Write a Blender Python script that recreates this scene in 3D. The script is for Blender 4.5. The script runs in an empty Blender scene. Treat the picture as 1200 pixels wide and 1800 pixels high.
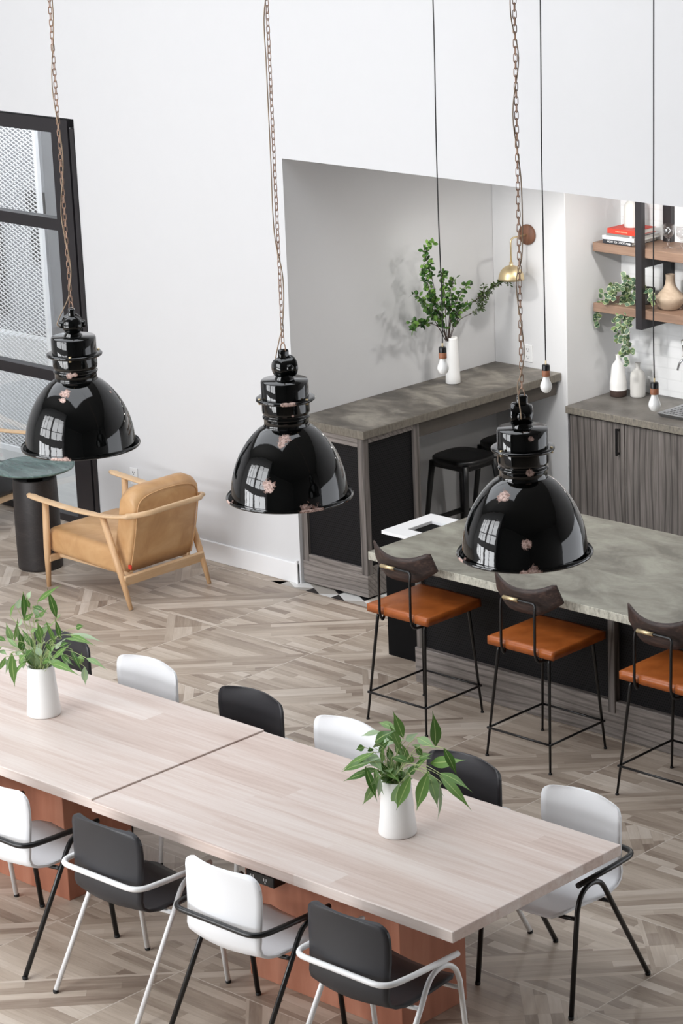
import bpy, bmesh, math, random
from mathutils import Vector, Matrix, noise
S = bpy.context.scene
COL = S.collection

# ------------------------------------------------------------------ camera
FPX, PCX, PCY = 4556.4924, 957.3188, 940.0092
ROT = ((0.7676341785770707, 0.6406853136020774, -0.016127517320205953),
       (0.1758717401679969, -0.23478475343615313, -0.9560048381489528),
       (-0.6162847547121268, 0.7310256141124827, -0.2929072423496577))
EYE = Vector((9.0, -9.0, 5.0322))
cam_d = bpy.data.cameras.new('camera')
cam = bpy.data.objects.new('camera', cam_d)
COL.objects.link(cam)
S.camera = cam
rx, ry, rz = (Vector(r) for r in ROT)
mw = Matrix((( rx[0], -ry[0], -rz[0], EYE[0]), (rx[1], -ry[1], -rz[1], EYE[1]),
             (rx[2], -ry[2], -rz[2], EYE[2]), (0, 0, 0, 1)))
cam.matrix_world = mw
cam_d.sensor_fit = 'VERTICAL'
cam_d.sensor_height = 36.0
cam_d.lens = FPX / 1800 * 36
cam_d.shift_x = -(PCX - 600) / 1800
cam_d.shift_y = (PCY - 900) / 1800
cam_d.clip_start = 0.1
cam_d.clip_end = 100

# ------------------------------------------------------------------ view, world, daylight
S.view_settings.view_transform = 'Standard'
S.view_settings.look = 'None'
S.view_settings.gamma = 1
S.view_settings.use_curve_mapping = False
S.view_settings.exposure = -0.15
W = bpy.data.worlds.new('world'); S.world = W; W.use_nodes = True
W.node_tree.nodes['Background'].inputs['Color'].default_value = (0.92, 0.95, 1.0, 1)
W.node_tree.nodes['Background'].inputs['Strength'].default_value = 2.7

SOUTH = -11.0
def area(name, loc, rot, sx, sy, power, color=(1, 1, 1)):
    d = bpy.data.lights.new(name, 'AREA'); d.shape = 'RECTANGLE'
    d.size = sx; d.size_y = sy; d.energy = power; d.color = color
    o = bpy.data.objects.new(name, d); COL.objects.link(o)
    o.location = loc; o.rotation_euler = rot
    return o
# daylight arriving through the tall windows of the south wall (behind the viewer)
SW = -7.0             # window wall; the hall is deeper (SOUTH) where the viewer stands
WIN_S = [(-4.6, -1.1), (-0.75, 1.6)]
WIN_Z = [(0.7, 2.0), (2.6, 5.4)]
WIN_POWER = 7.6       # watts per square metre of opening and pi
for (a, b) in WIN_S:
    for (c, d) in WIN_Z:
        area('window_daylight', ((a + b) / 2, SW - 0.3, (c + d) / 2), (math.radians(90), 0, 0), b - a, d - c, WIN_POWER * (1.4 if c < 1 else 1.0) * math.pi * (b - a) * (d - c), (0.97, 0.985, 1.0))
# added overhead fill above the hall, lifts tabletops and floor; no known skylight
area('overhead_fill', (-2.0, -2.5, 6.9), (0, 0, 0), 10.0, 4.4, 120, (0.93, 0.965, 1.0))
o_ = area('outdoor_fill', (-6.4, 2.25, 3.9), (0, 0, 0), 3.6, 0.25, 95, (0.95, 0.98, 1.0))  # added strip lamp outdoors, brightens the mesh screen and low wall
o_.rotation_euler = (Vector((0, 0.85, -2.2))).to_track_quat('-Z', 'Y').to_euler()
# recessed downlights in the kitchen alcove ceiling
for dx_, dy_ in ((-0.75, 3.45), (0.4, 3.45), (1.6, 3.45), (-0.9, 2.5)):
    o_ = area('alcove_downlight', (dx_, dy_, 2.66), (0, 0, 0), 0.16, 0.16, 15 if dy_ > 3 else 7, (1.0, 0.97, 0.93)); o_.data.shape = 'DISK'

def spot(loc, target, power, cone=62, color=(1.0, 0.98, 0.95)):  # unseen spots added to lift the column and brick wall
    d = bpy.data.lights.new('alcove_fill_spot', 'SPOT'); d.energy = power; d.color = color
    d.spot_size = math.radians(cone); d.spot_blend = 0.8; d.shadow_soft_size = 0.06
    o = bpy.data.objects.new('alcove_fill_spot', d); COL.objects.link(o); o.location = loc
    o.rotation_euler = (Vector(target) - Vector(loc)).to_track_quat('-Z', 'Y').to_euler()
for l_, t_, p_ in (((-1.72, 2.15, 2.6), (-1.70, 3.73, 1.35), 46), ((-0.7, 2.15, 2.62), (-0.9, 4.31, 1.35), 120), ((0.9, 2.15, 2.62), (0.5, 4.31, 1.35), 120)):
    spot(l_, t_, p_)

# ------------------------------------------------------------------ helpers
def sgn(x): return -1 if x < 0 else 1
def srgb(r, g, b):
    def f(c):
        c /= 255
        return c / 12.92 if c <= 0.04045 else ((c + 0.055) / 1.055) ** 2.4
    return (f(r), f(g), f(b), 1)

class Nt:
    """small node-tree writer"""
    def __init__(s, name):
        s.mat = bpy.data.materials.new(name); s.mat.use_nodes = True
        s.t = s.mat.node_tree; s.n = s.t.nodes; s.l = s.t.links
        s.n.clear()
        s.out = s.n.new('ShaderNodeOutputMaterial')
        s.b = s.n.new('ShaderNodeBsdfPrincipled')
        s.l.new(s.b.outputs[0], s.out.inputs[0])
    def put(s, sock, v):
        if v is None: return
        if hasattr(v, 'is_linked') or isinstance(v, bpy.types.NodeSocket): s.l.new(v, sock)
        else:
            try: sock.default_value = v
            except Exception: sock.default_value = tuple(v)[:len(sock.default_value)]
    def m(s, op, a, b=None, c=None):
        n = s.n.new('ShaderNodeMath'); n.operation = op
        s.put(n.inputs[0], a); s.put(n.inputs[1], b); s.put(n.inputs[2], c)
        return n.outputs[0]
    def vm(s, op, a, b=None):
        n = s.n.new('ShaderNodeVectorMath'); n.operation = op
        s.put(n.inputs[0], a); s.put(n.inputs[1], b)
        return n.outputs['Value'] if op in ('LENGTH', 'DISTANCE', 'DOT_PRODUCT') else n.outputs[0]
    def coord(s, which='Object'):
        return s.n.new('ShaderNodeTexCoord').outputs[which]
    def sep(s, v):
        n = s.n.new('ShaderNodeSeparateXYZ'); s.put(n.inputs[0], v); return n.outputs
    def comb(s, x, y, z):
        n = s.n.new('ShaderNodeCombineXYZ')
        s.put(n.inputs[0], x); s.put(n.inputs[1], y); s.put(n.inputs[2], z); return n.outputs[0]
    def map(s, v, scale=(1, 1, 1), loc=(0, 0, 0), rot=(0, 0, 0)):
        n = s.n.new('ShaderNodeMapping'); s.put(n.inputs['Vector'], v)
        n.inputs['Scale'].default_value = scale; n.inputs['Location'].default_value = loc
        n.inputs['Rotation'].default_value = rot
        return n.outputs[0]
    def noise(s, v, scale, detail=4, rough=0.55, dist=0.0):
        n = s.n.new('ShaderNodeTexNoise'); s.put(n.inputs['Vector'], v)
        s.put(n.inputs['Scale'], scale); n.inputs['Detail'].default_value = detail
        n.inputs['Roughness'].default_value = rough; n.inputs['Distortion'].default_value = dist
        return n.outputs[0]
    def wave(s, v, scale, dist=4, detail=3, axis='X', dscale=1.0):
        n = s.n.new('ShaderNodeTexWave'); s.put(n.inputs['Vector'], v); n.bands_direction = axis
        n.inputs['Scale'].default_value = scale; n.inputs['Distortion'].default_value = dist
        n.inputs['Detail'].default_value = detail; n.inputs['Detail Scale'].default_value = dscale
        return n.outputs['Fac'] if 'Fac' in n.outputs else n.outputs[1]
    def white(s, v):
        n = s.n.new('ShaderNodeTexWhiteNoise'); n.noise_dimensions = '3D'; s.put(n.inputs['Vector'], v); return n.outputs['Value']
    def ramp(s, f, stops):
        n = s.n.new('ShaderNodeValToRGB'); s.put(n.inputs[0], f)
        e = n.color_ramp.elements
        e[0].position, e[0].color = stops[0]; e[1].position, e[1].color = stops[-1]
        for p, c in stops[1:-1]:
            k = e.new(p); k.color = c
        return n.outputs[0]
    def mix(s, f, a, b, mode='MIX'):
        n = s.n.new('ShaderNodeMix'); n.data_type = 'RGBA'; n.blend_type = mode
        s.put(n.inputs[0], f); s.put(n.inputs[6], a); s.put(n.inputs[7], b)
        return n.outputs[2]
    def bump(s, h, strength=0.2, dist=0.01):
        n = s.n.new('ShaderNodeBump'); s.put(n.inputs['Height'], h)
        n.inputs['Strength'].default_value = strength; n.inputs['Distance'].default_value = dist
        s.l.new(n.outputs[0], s.b.inputs['Normal'])
    def set(s, color=None, rough=None, metal=None, spec=None, coat=None, **kw):
        s.put(s.b.inputs['Base Color'], color); s.put(s.b.inputs['Roughness'], rough)
        s.put(s.b.inputs['Metallic'], metal); s.put(s.b.inputs['Specular IOR Level'], spec)
        s.put(s.b.inputs['Coat Weight'], coat)
        for k, v in kw.items(): s.put(s.b.inputs[k.replace('_', ' ')], v)
        return s.mat

def plain(name, col, rough=0.5, metal=0.0, spec=None, coat=None, mott=0.04, bump=0.0, bscale=60, **kw):
    n = Nt(name); c = n.coord()
    f = n.noise(c, 9, 3)
    d = tuple(x * (1 - mott) for x in col[:3]) + (1,)
    u = tuple(min(1, x * (1 + mott)) for x in col[:3]) + (1,)
    n.set(n.mix(f, d, u), rough, metal, spec, coat, **kw)
    if bump: n.bump(n.noise(c, bscale, 4), bump, 0.004)
    return n.mat

# ------------------------------------------------------------------ materials
M = {}
M['white_wall'] = plain('white_wall', srgb(214, 214, 215), 0.7, mott=0.012, bump=0.03, bscale=25)
M['trim_white'] = plain('trim_white', srgb(238, 238, 239), 0.45, mott=0.01)
M['dim_paint'] = plain('grey_mezzanine_paint', srgb(140, 139, 138), 0.8)
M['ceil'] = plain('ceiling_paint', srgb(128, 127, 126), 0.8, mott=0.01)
M['black_steel'] = plain('black_steel', srgb(8, 8, 9), 0.7, mott=0.1, spec=0.12)
M['black_frame'] = plain('black_window_frame', srgb(36, 33, 36), 0.42, mott=0.12)
M['black_metal'] = plain('black_powder_coat', srgb(16, 16, 17), 0.32, mott=0.1)
M['white_metal'] = plain('white_powder_coat', srgb(236, 236, 236), 0.3, mott=0.02)
M['white_shell'] = plain('white_shell', srgb(240, 241, 243), 0.38, mott=0.01)
M['dark_shell'] = plain('charcoal_shell', srgb(40, 40, 44), 0.45, mott=0.1, bump=0.02, bscale=120)
M['rubber'] = plain('black_rubber', srgb(18, 18, 18), 0.7)
M['brass'] = plain('brushed_brass', srgb(216, 196, 156), 0.42, 0.8, mott=0.06)
M['copper_chain'] = plain('aged_copper', srgb(158, 130, 112), 0.45, 0.6, mott=0.3)
M['cord_beige'] = plain('twisted_cord', srgb(150, 130, 108), 0.7, mott=0.35)
M['cord_black'] = plain('black_cord', srgb(22, 22, 24), 0.6)
M['steel'] = plain('brushed_steel', srgb(165, 166, 168), 0.35, 0.9)
M['chrome'] = plain('chrome', srgb(190, 190, 192), 0.12, 1.0)
M['ceramic'] = plain('white_ceramic', srgb(238, 237, 235), 0.35, mott=0.015)
M['ceramic_matte'] = plain('offwhite_ceramic', srgb(204, 202, 198), 0.6, mott=0.02)
M['brown_clay'] = plain('brown_clay', srgb(66, 50, 44), 0.7)
M['bulb'] = plain('opal_bulb', srgb(240, 240, 238), 0.15, coat=0.4, mott=0.01)
M['socket_wood'] = plain('turned_walnut', srgb(146, 92, 62), 0.5, mott=0.2)
M['black_stool'] = plain('black_lacquer', srgb(14, 14, 15), 0.38)
M['dark_leather'] = plain('charcoal_leather', srgb(50, 48, 49), 0.42, mott=0.1, bump=0.08, bscale=220)
M['pot'] = plain('dark_pot', srgb(58, 57, 55), 0.7)
M['book_dark'] = plain('book_navy', srgb(38, 40, 46), 0.5)
M['book_white'] = plain('book_white', srgb(215, 215, 216), 0.5)
M['book_grey'] = plain('book_grey', srgb(120, 120, 118), 0.5)
M['book_red'] = plain('book_red', srgb(198, 58, 40), 0.5)
M['pages'] = plain('paper_pages', srgb(205, 203, 198), 0.8)
M['ink'] = plain('white_lettering', srgb(232, 232, 232), 0.6)
M['gilt'] = plain('gilt_lettering', srgb(225, 150, 120), 0.6)
M['socket_slot'] = plain('socket_slots', srgb(60, 60, 60), 0.6)
M['plate'] = plain('outlet_plate', srgb(228, 228, 228), 0.4, mott=0.0)
M['bark'] = plain('branch_bark', srgb(66, 52, 46), 0.8)
M['green_stem'] = plain('pale_green_stem', srgb(150, 165, 110), 0.6)
M['asphalt'] = plain('exterior_paving', srgb(175, 175, 174), 0.9)
M['ext_wall'] = plain('exterior_render', srgb(132, 133, 136), 0.9)
M['ext_low'] = plain('exterior_low_wall', srgb(228, 229, 230), 0.9)
M['ext_dark'] = plain('exterior_dark_opening', srgb(14, 14, 15), 0.8, spec=0.1)
M['mesh_white'] = plain('white_expanded_metal', srgb(248, 248, 250), 0.6)
M['tag'] = plain('red_tag', srgb(200, 60, 40), 0.6)
M['soil'] = plain('moss', srgb(48, 56, 36), 0.9)

def m_glass(name, tint, gloss=0.07):
    n = Nt(name); n.n.remove(n.b)
    t = n.n.new('ShaderNodeBsdfTransparent'); t.inputs[0].default_value = tint
    g = n.n.new('ShaderNodeBsdfGlossy'); g.inputs['Roughness'].default_value = 0.02
    lw = n.n.new('ShaderNodeLayerWeight'); lw.inputs[0].default_value = 0.25
    mx = n.n.new('ShaderNodeMixShader')
    k = n.m('MULTIPLY_ADD', lw.outputs['Facing'], 0.5, gloss)
    n.l.new(k, mx.inputs[0]); n.l.new(t.outputs[0], mx.inputs[1]); n.l.new(g.outputs[0], mx.inputs[2])
    n.l.new(mx.outputs[0], n.out.inputs[0]); return n.mat
M['glass'] = m_glass('window_glass', (0.95, 0.96, 0.96, 1), 0.04)
M['goblet'] = m_glass('goblet_glass', (0.97, 0.97, 0.975, 1), 0.06)

def m_floor():
    n = Nt('chevron_wood_tile'); x, y, z = n.sep(n.coord())
    T = 0.8115
    U = n.m('DIVIDE', n.m('SUBTRACT', x, 0.452), T); V = n.m('DIVIDE', n.m('SUBTRACT', y, 0.135), T)
    iu = n.m('FLOOR', U); iv = n.m('FLOOR', V)
    u = n.m('SUBTRACT', U, iu); v = n.m('SUBTRACT', V, iv)
    h = n.white(n.comb(iu, iv, 3.3))
    d = n.m('SUBTRACT', u, v)
    isA = n.m('LESS_THAN', d, 0.0)                    # upper-left half: planks along x
    isB = n.m('MULTIPLY', n.m('SUBTRACT', 1, isA), n.m('LESS_THAN', d, 0.46))   # 45 degree band
    isC = n.m('SUBTRACT', n.m('SUBTRACT', 1, isA), isB)
    corner = n.m('MULTIPLY', n.m('GREATER_THAN', n.m('ADD', u, v), 1.5), n.m('GREATER_THAN', h, 0.4))
    r2 = 0.70710678
    s45 = n.m('MULTIPLY', n.m('SUBTRACT', y, x), r2); a45 = n.m('MULTIPLY', n.m('ADD', y, x), r2)
    def sel(f, a, b):  # f?a:b
        return n.m('ADD', n.m('MULTIPLY', f, a), n.m('MULTIPLY', n.m('SUBTRACT', 1, f), b))
    strip = sel(isA, y, sel(isB, s45, y)); along = sel(isA, x, sel(isB, a45, x))
    strip = sel(corner, a45, strip); along = sel(corner, s45, along)
    reg = n.m('ADD', n.m('ADD', isB, n.m('MULTIPLY', isC, 2)), n.m('MULTIPLY', corner, 4))
    si = n.m('FLOOR', n.m('DIVIDE', strip, 0.054))
    sf = n.m('FRACT', n.m('DIVIDE', strip, 0.054))
    r1 = n.white(n.comb(si, reg, 1.7))
    al = n.m('ADD', n.m('DIVIDE', along, 0.56), n.m('MULTIPLY', r1, 7))
    seg = n.m('FLOOR', al)
    tid = n.m('MULTIPLY_ADD', iu, 13, n.m('MULTIPLY', iv, 7))
    tone = n.white(n.comb(si, seg, n.m('ADD', tid, reg)))
    g = n.noise(n.comb(n.m('MULTIPLY', strip, 55), n.m('MULTIPLY', along, 5), tone), 1.0, 5, 0.6, 0.4)
    g2 = n.noise(n.comb(n.m('MULTIPLY', strip, 12), n.m('MULTIPLY', along, 1.6), n.m('MULTIPLY', tone, 9)), 1.0, 3, 0.5)
    f = n.m('ADD', n.m('MULTIPLY', tone, 0.62), n.m('ADD', n.m('MULTIPLY', n.m('SUBTRACT', g, 0.5), 0.5), n.m('MULTIPLY', n.m('SUBTRACT', g2, 0.5), 0.7)))
    f = n.m('ADD', f, 0.12)
    col = n.ramp(f, [(0.0, srgb(134, 118, 105)), (0.3, srgb(167, 152, 137)), (0.6, srgb(190, 176, 161)), (1.0, srgb(213, 202, 190))])
    line = n.m('LESS_THAN', n.m('MINIMUM', sf, n.m('SUBTRACT', 1, sf)), 0.02)
    col = n.mix(n.m('MULTIPLY', line, 0.25), col, srgb(120, 104, 92))
    eu = n.m('MINIMUM', u, n.m('SUBTRACT', 1, u)); ev = n.m('MINIMUM', v, n.m('SUBTRACT', 1, v))
    gr = n.m('LESS_THAN', n.m('MINIMUM', eu, ev), 0.0032)
    col = n.mix(gr, col, srgb(205, 196, 184))
    n.set(col, n.m('MULTIPLY_ADD', g2, 0.2, 0.3), spec=0.4)
    n.bump(n.m('ADD', g, n.m('MULTIPLY', gr, -1.0)), 0.08, 0.003)
    return n.mat
M['floor'] = m_floor()

def m_wood(name, stops, grain='X', fine=60, long_=4, wav=0.0, wscale=3, rough=0.5, planks=None, seams=0.0, pale=None, cont=1.5):
    """streaky wood; grain axis given; planks=(axis,width) gives board to board tone"""
    n = Nt(name); x, y, z = n.sep(n.coord())
    ax = {'X': (x, y, z), 'Y': (y, x, z), 'Z': (z, x, y)}[grain]
    off = 0.0; tone = None; sf = None
    if planks:
        p = {'X': x, 'Y': y, 'Z': z}[planks[0]]
        q = n.m('DIVIDE', p, planks[1]); si = n.m('FLOOR', q); sf = n.m('FRACT', q)
        r = n.white(n.comb(si, 2.2, 5.5))
        al = n.m('FLOOR', n.m('ADD', n.m('DIVIDE', ax[0], planks[2]), n.m('MULTIPLY', r, 5)))
        tone = n.white(n.comb(si, al, 8.1)); off = n.m('MULTIPLY', tone, 11)
    v = n.comb(n.m('MULTIPLY', ax[0], long_), n.m('MULTIPLY', ax[1], fine), n.m('ADD', n.m('MULTIPLY', ax[2], fine), off))
    g = n.noise(v, 1.0, 5, 0.6, 0.5)
    v2 = n.comb(n.m('MULTIPLY', ax[0], long_ * 0.45), n.m('MULTIPLY', ax[1], fine * 0.14), n.m('ADD', n.m('MULTIPLY', ax[2], fine * 0.14), off))
    g2 = n.noise(v2, 1.0, 3, 0.5, 0.8)
    f = n.m('ADD', n.m('MULTIPLY', g, 0.55), n.m('MULTIPLY', g2, 0.45))
    if wav:
        vv = n.comb(n.m('MULTIPLY', ax[0], 0.22), n.m('ADD', ax[1], ax[2]), n.m('ADD', n.m('MULTIPLY', ax[2], 0.3), off))
        w = n.wave(vv, wscale, 11.0, 1.5, 'Y', 0.55)
        wl = n.m('MULTIPLY', n.m('POWER', w, 7.0), wav)     # thin dark growth lines
    f = n.m('MULTIPLY_ADD', n.m('SUBTRACT', f, 0.5), cont, 0.5)
    if wav: f = n.m('SUBTRACT', f, n.m('MULTIPLY', wl, n.m('MULTIPLY_ADD', g, 1.6, -0.1)))
    if tone is not None:
        f = n.m('ADD', f, n.m('MULTIPLY', n.m('SUBTRACT', tone, 0.5), planks[3]))
    col = n.ramp(f, stops)
    if sf is not None and seams:
        ln = n.m('LESS_THAN', n.m('MINIMUM', sf, n.m('SUBTRACT', 1, sf)), 0.006)
        col = n.mix(n.m('MULTIPLY', ln, seams), col, stops[0][1])
    if pale:
        k = n.noise(v2, 1.7, 2, 0.4, 1.0)
        col = n.mix(n.m('GREATER_THAN', k, pale[0]), col, pale[1])
    n.set(col, rough); n.bump(g, 0.06, 0.002)
    return n.mat
M['table_wood'] = m_wood('whitewashed_maple', [(0.0, srgb(184, 160, 149)), (0.35, srgb(209, 190, 180)), (0.6, srgb(220, 206, 198)), (1.0, srgb(233, 224, 218))],
                         'X', 50, 2.2, rough=0.42, planks=('Y', 0.128, 2.3, 0.26), seams=0.3)
M['grey_oak_x'] = m_wood('grey_stained_oak_horizontal', [(0.0, srgb(84, 78, 74)), (0.4, srgb(118, 111, 106)), (0.65, srgb(139, 131, 126)), (1.0, srgb(160, 152, 147))],
                         'X', 130, 4, wav=0.5, wscale=7, rough=0.6, cont=1.9)
M['grey_oak_z'] = m_wood('grey_stained_oak_vertical', [(0.0, srgb(64, 59, 56)), (0.4, srgb(98, 92, 88)), (0.65, srgb(118, 111, 107)), (1.0, srgb(140, 133, 129))],
                         'Z', 130, 4, wav=0.6, wscale=6, rough=0.6, cont=1.9)
M['ash'] = m_wood('pale_ash', [(0.0, srgb(198, 160, 118)), (0.5, srgb(214, 180, 141)), (1.0, srgb(228, 200, 166))], 'X', 60, 5, rough=0.5)
M['ash_z'] = m_wood('pale_ash_upright', [(0.0, srgb(186, 142, 98)), (0.5, srgb(206, 166, 124)), (1.0, srgb(224, 192, 154))], 'Z', 60, 5, rough=0.5)
M['walnut_dark'] = m_wood('dark_wenge', [(0.0, srgb(24, 17, 16)), (0.5, srgb(50, 36, 32)), (1.0, srgb(88, 66, 58))], 'X', 110, 7, rough=0.55, cont=2.6)
M['shelf_wood'] = m_wood('brown_oak_shelf', [(0.0, srgb(104, 82, 68)), (0.5, srgb(132, 106, 89)), (1.0, srgb(156, 130, 111))], 'X', 80, 4, rough=0.55)
M['disc_wood'] = m_wood('rough_walnut', [(0.0, srgb(70, 44, 30)), (0.5, srgb(112, 74, 54)), (1.0, srgb(144, 100, 76))], 'Z', 60, 8, rough=0.6)
M['jug'] = m_wood('grained_clay', [(0.0, srgb(150, 130, 110)), (0.5, srgb(176, 157, 137)), (1.0, srgb(196, 180, 160))], 'X', 45, 5, rough=0.7)
M['cyl_wood'] = m_wood('black_turned_wood', [(0.0, srgb(24, 22, 23)), (0.5, srgb(38, 34, 34)), (1.0, srgb(62, 55, 54))], 'X', 120, 1.2, rough=0.5)

def m_concrete(name, dark, mid, light, edge, rough=0.35, sc=3.0):
    n = Nt(name); c = n.coord()
    a = n.noise(n.map(c, (1, 1.6, 1)), sc, 5, 0.6, 0.6); b = n.noise(c, sc * 12, 4, 0.65)
    f = n.m('ADD', n.m('MULTIPLY', a, 0.8), n.m('MULTIPLY', b, 0.2))
    col = n.ramp(f, [(0.38, dark), (0.5, mid), (0.64, light)])
    # worn, scratchy edge faces: side faces carry trowel marks
    geo = n.n.new('ShaderNodeNewGeometry'); nz = n.sep(geo.outputs['True Normal'])[2]
    side = n.m('LESS_THAN', n.m('ABSOLUTE', nz), 0.5)
    e = n.noise(n.map(c, (60, 60, 25), rot=(0.3, 0.4, 0.5)), 1.0, 5, 0.75)
    ecol = n.ramp(e, [(0.35, mid), (0.5, edge), (0.65, tuple(min(1, q * 1.25) for q in edge[:3]) + (1,))])
    col = n.mix(side, col, ecol)
    n.set(col, n.m('MULTIPLY_ADD', b, 0.3, rough)); n.bump(b, 0.12, 0.002)
    return n.mat
M['conc_island'] = m_concrete('olive_grey_concrete', srgb(108, 104, 94), srgb(134, 131, 119), srgb(156, 154, 141), srgb(178, 175, 162), 0.42)
M['conc_bar'] = m_concrete('dark_waxed_concrete', srgb(70, 65, 58), srgb(97, 91, 83), srgb(142, 136, 125), srgb(112, 106, 96), 0.3)
M['conc_back'] = m_concrete('brown_grey_concrete', srgb(84, 80, 76), srgb(100, 96, 91), srgb(116, 112, 107), srgb(124, 118, 108), 0.3)

def m_perf():
    n = Nt('black_perforated_metal'); x, y, z = n.sep(n.coord())
    h = n.m('ADD', x, y); p = 0.016
    a = n.m('FRACT', n.m('DIVIDE', h, p)); rr = n.m('DIVIDE', z, p * 0.9)
    odd = n.m('MODULO', n.m('FLOOR', rr), 2)
    a = n.m('FRACT', n.m('ADD', n.m('DIVIDE', h, p), n.m('MULTIPLY', odd, 0.5)))
    b = n.m('FRACT', rr)
    da = n.m('SUBTRACT', a, 0.5); db = n.m('SUBTRACT', b, 0.5)
    r = n.m('SQRT', n.m('ADD', n.m('MULTIPLY', da, da), n.m('MULTIPLY', db, db)))
    hole = n.m('LESS_THAN', r, 0.33)
    n.set(n.mix(hole, srgb(27, 26, 28), srgb(6, 6, 7)), 0.6, spec=0.2)
    n.bump(n.m('MULTIPLY', hole, -1), 0.5, 0.003)
    return n.mat
M['perf'] = m_perf()

def m_leather(name, dark, mid, light, rough=0.38):
    n = Nt(name); c = n.coord()
    a = n.noise(c, 5, 4, 0.6, 0.6); b = n.noise(c, 180, 3, 0.6)
    n.set(n.ramp(a, [(0.3, dark), (0.5, mid), (0.72, light)]), rough, spec=0.5)
    n.bump(b, 0.08, 0.002); return n.mat
M['tan_leather'] = m_leather('camel_leather', srgb(182, 138, 92), srgb(198, 155, 108), srgb(210, 170, 124), 0.4)
M['cognac'] = m_leather('cognac_leather', srgb(140, 70, 26), srgb(166, 88, 36), srgb(186, 106, 50), 0.33)

def m_copper():
    n = Nt('copper_stained_panel'); x, y, z = n.sep(n.coord())
    g = n.noise(n.comb(n.m('MULTIPLY', x, 10), n.m('MULTIPLY', y, 10), n.m('MULTIPLY', z, 1.6)), 1.0, 4, 0.5, 0.4)
    b = n.noise(n.coord(), 2.5, 3)
    f = n.m('ADD', n.m('MULTIPLY', g, 0.6), n.m('MULTIPLY', b, 0.4))
    n.set(n.ramp(f, [(0.3, srgb(148, 92, 70)), (0.5, srgb(172, 112, 88)), (0.7, srgb(192, 136, 112))]), 0.4, 0.25)
    return n.mat
M['copper'] = m_copper()

def m_marble():
    n = Nt('green_marble'); c = n.map(n.coord(), (3, 9, 3), rot=(0, 0, 0.5))
    a = n.noise(c, 1.2, 6, 0.65, 1.5)
    n.set(n.ramp(a, [(0.3, srgb(48, 66, 64)), (0.5, srgb(84, 106, 102)), (0.64, srgb(112, 132, 127)), (0.75, srgb(176, 190, 186))]), 0.2)
    return n.mat
M['marble'] = m_marble()

def m_brick():
    n = Nt('white_painted_brick'); x, y, z = n.sep(n.coord())
    b = n.n.new('ShaderNodeTexBrick'); n.put(b.inputs['Vector'], n.comb(n.m('ADD', x, y), z, 0))
    b.inputs['Scale'].default_value = 1.0; b.inputs['Brick Width'].default_value = 0.235
    b.inputs['Row Height'].default_value = 0.075; b.inputs['Mortar Size'].default_value = 0.006
    b.inputs['Mortar Smooth'].default_value = 0.3
    w = n.noise(n.coord(), 14, 4)
    n.set(n.mix(b.outputs['Fac'], srgb(232, 233, 234), srgb(226, 227, 228)), 0.5)
    n.bump(n.m('ADD', n.m('MULTIPLY', b.outputs['Fac'], -1.0), n.m('MULTIPLY', w, 0.6)), 0.18, 0.006)
    return n.mat
M['brick'] = m_brick()

def m_leaf(name, dark, mid, light, rib, edge=None):
    n = Nt(name)
    uv = n.sep(n.coord('UV')); geo = n.n.new('ShaderNodeNewGeometry')
    r = geo.outputs['Random Per Island']
    col = n.ramp(r, [(0.0, dark), (0.5, mid), (1.0, light)])
    du = n.m('ABSOLUTE', n.m('SUBTRACT', uv[0], 0.5))
    col = n.mix(n.m('MULTIPLY', n.m('LESS_THAN', du, 0.035), 0.7), col, rib)
    if edge:
        col = n.mix(n.m('GREATER_THAN', n.m('ADD', du, n.m('MULTIPLY', n.noise(n.coord(), 60, 2), 0.1)), 0.43), col, edge)
    n.set(col, 0.42, spec=0.4)
    tr = n.n.new('ShaderNodeBsdfTranslucent'); n.put(tr.inputs[0], col)
    mx = n.n.new('ShaderNodeMixShader'); mx.inputs[0].default_value = 0.22
    n.l.new(n.b.outputs[0], mx.inputs[1]); n.l.new(tr.outputs[0], mx.inputs[2]); n.l.new(mx.outputs[0], n.out.inputs[0])
    return n.mat
M['willow'] = m_leaf('willow_leaf', srgb(54, 92, 34), srgb(104, 140, 72), srgb(176, 194, 168), srgb(176, 196, 128))
M['small_leaf'] = m_leaf('small_green_leaf', srgb(36, 66, 30), srgb(62, 100, 46), srgb(120, 158, 70), srgb(90, 130, 70))
M['peperomia'] = m_leaf('variegated_leaf', srgb(60, 88, 66), srgb(86, 114, 88), srgb(122, 144, 84), srgb(120, 146, 120), srgb(196, 204, 168))

def m_enamel(name, chips):
    """glossy black enamel with chips of bare pinkish metal at given local points (x,y,z,r)"""
    n = Nt(name); c = n.coord()
    w = n.noise(c, 60, 5, 0.75)
    mask = None
    for (px, py, pz, r) in chips:
        d = n.vm('DISTANCE', c, (px, py, pz))
        k = n.m('LESS_THAN', n.m('ADD', d, n.m('MULTIPLY', n.m('SUBTRACT', w, 0.5), r * 3.0)), r)
        mask = k if mask is None else n.m('MAXIMUM', mask, k)
    col = n.mix(mask, srgb(7, 8, 8), n.ramp(n.noise(c, 120, 4), [(0.35, srgb(120, 88, 76)), (0.6, srgb(214, 186, 176))]))
    n.set(col, n.m('MULTIPLY_ADD', mask, 0.6, 0.04), spec=0.6)
    n.bump(n.m('ADD', n.m('MULTIPLY', mask, -1.0), n.m('MULTIPLY', n.noise(c, 22, 3), 0.9)), 0.06, 0.006)
    return n.mat

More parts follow.
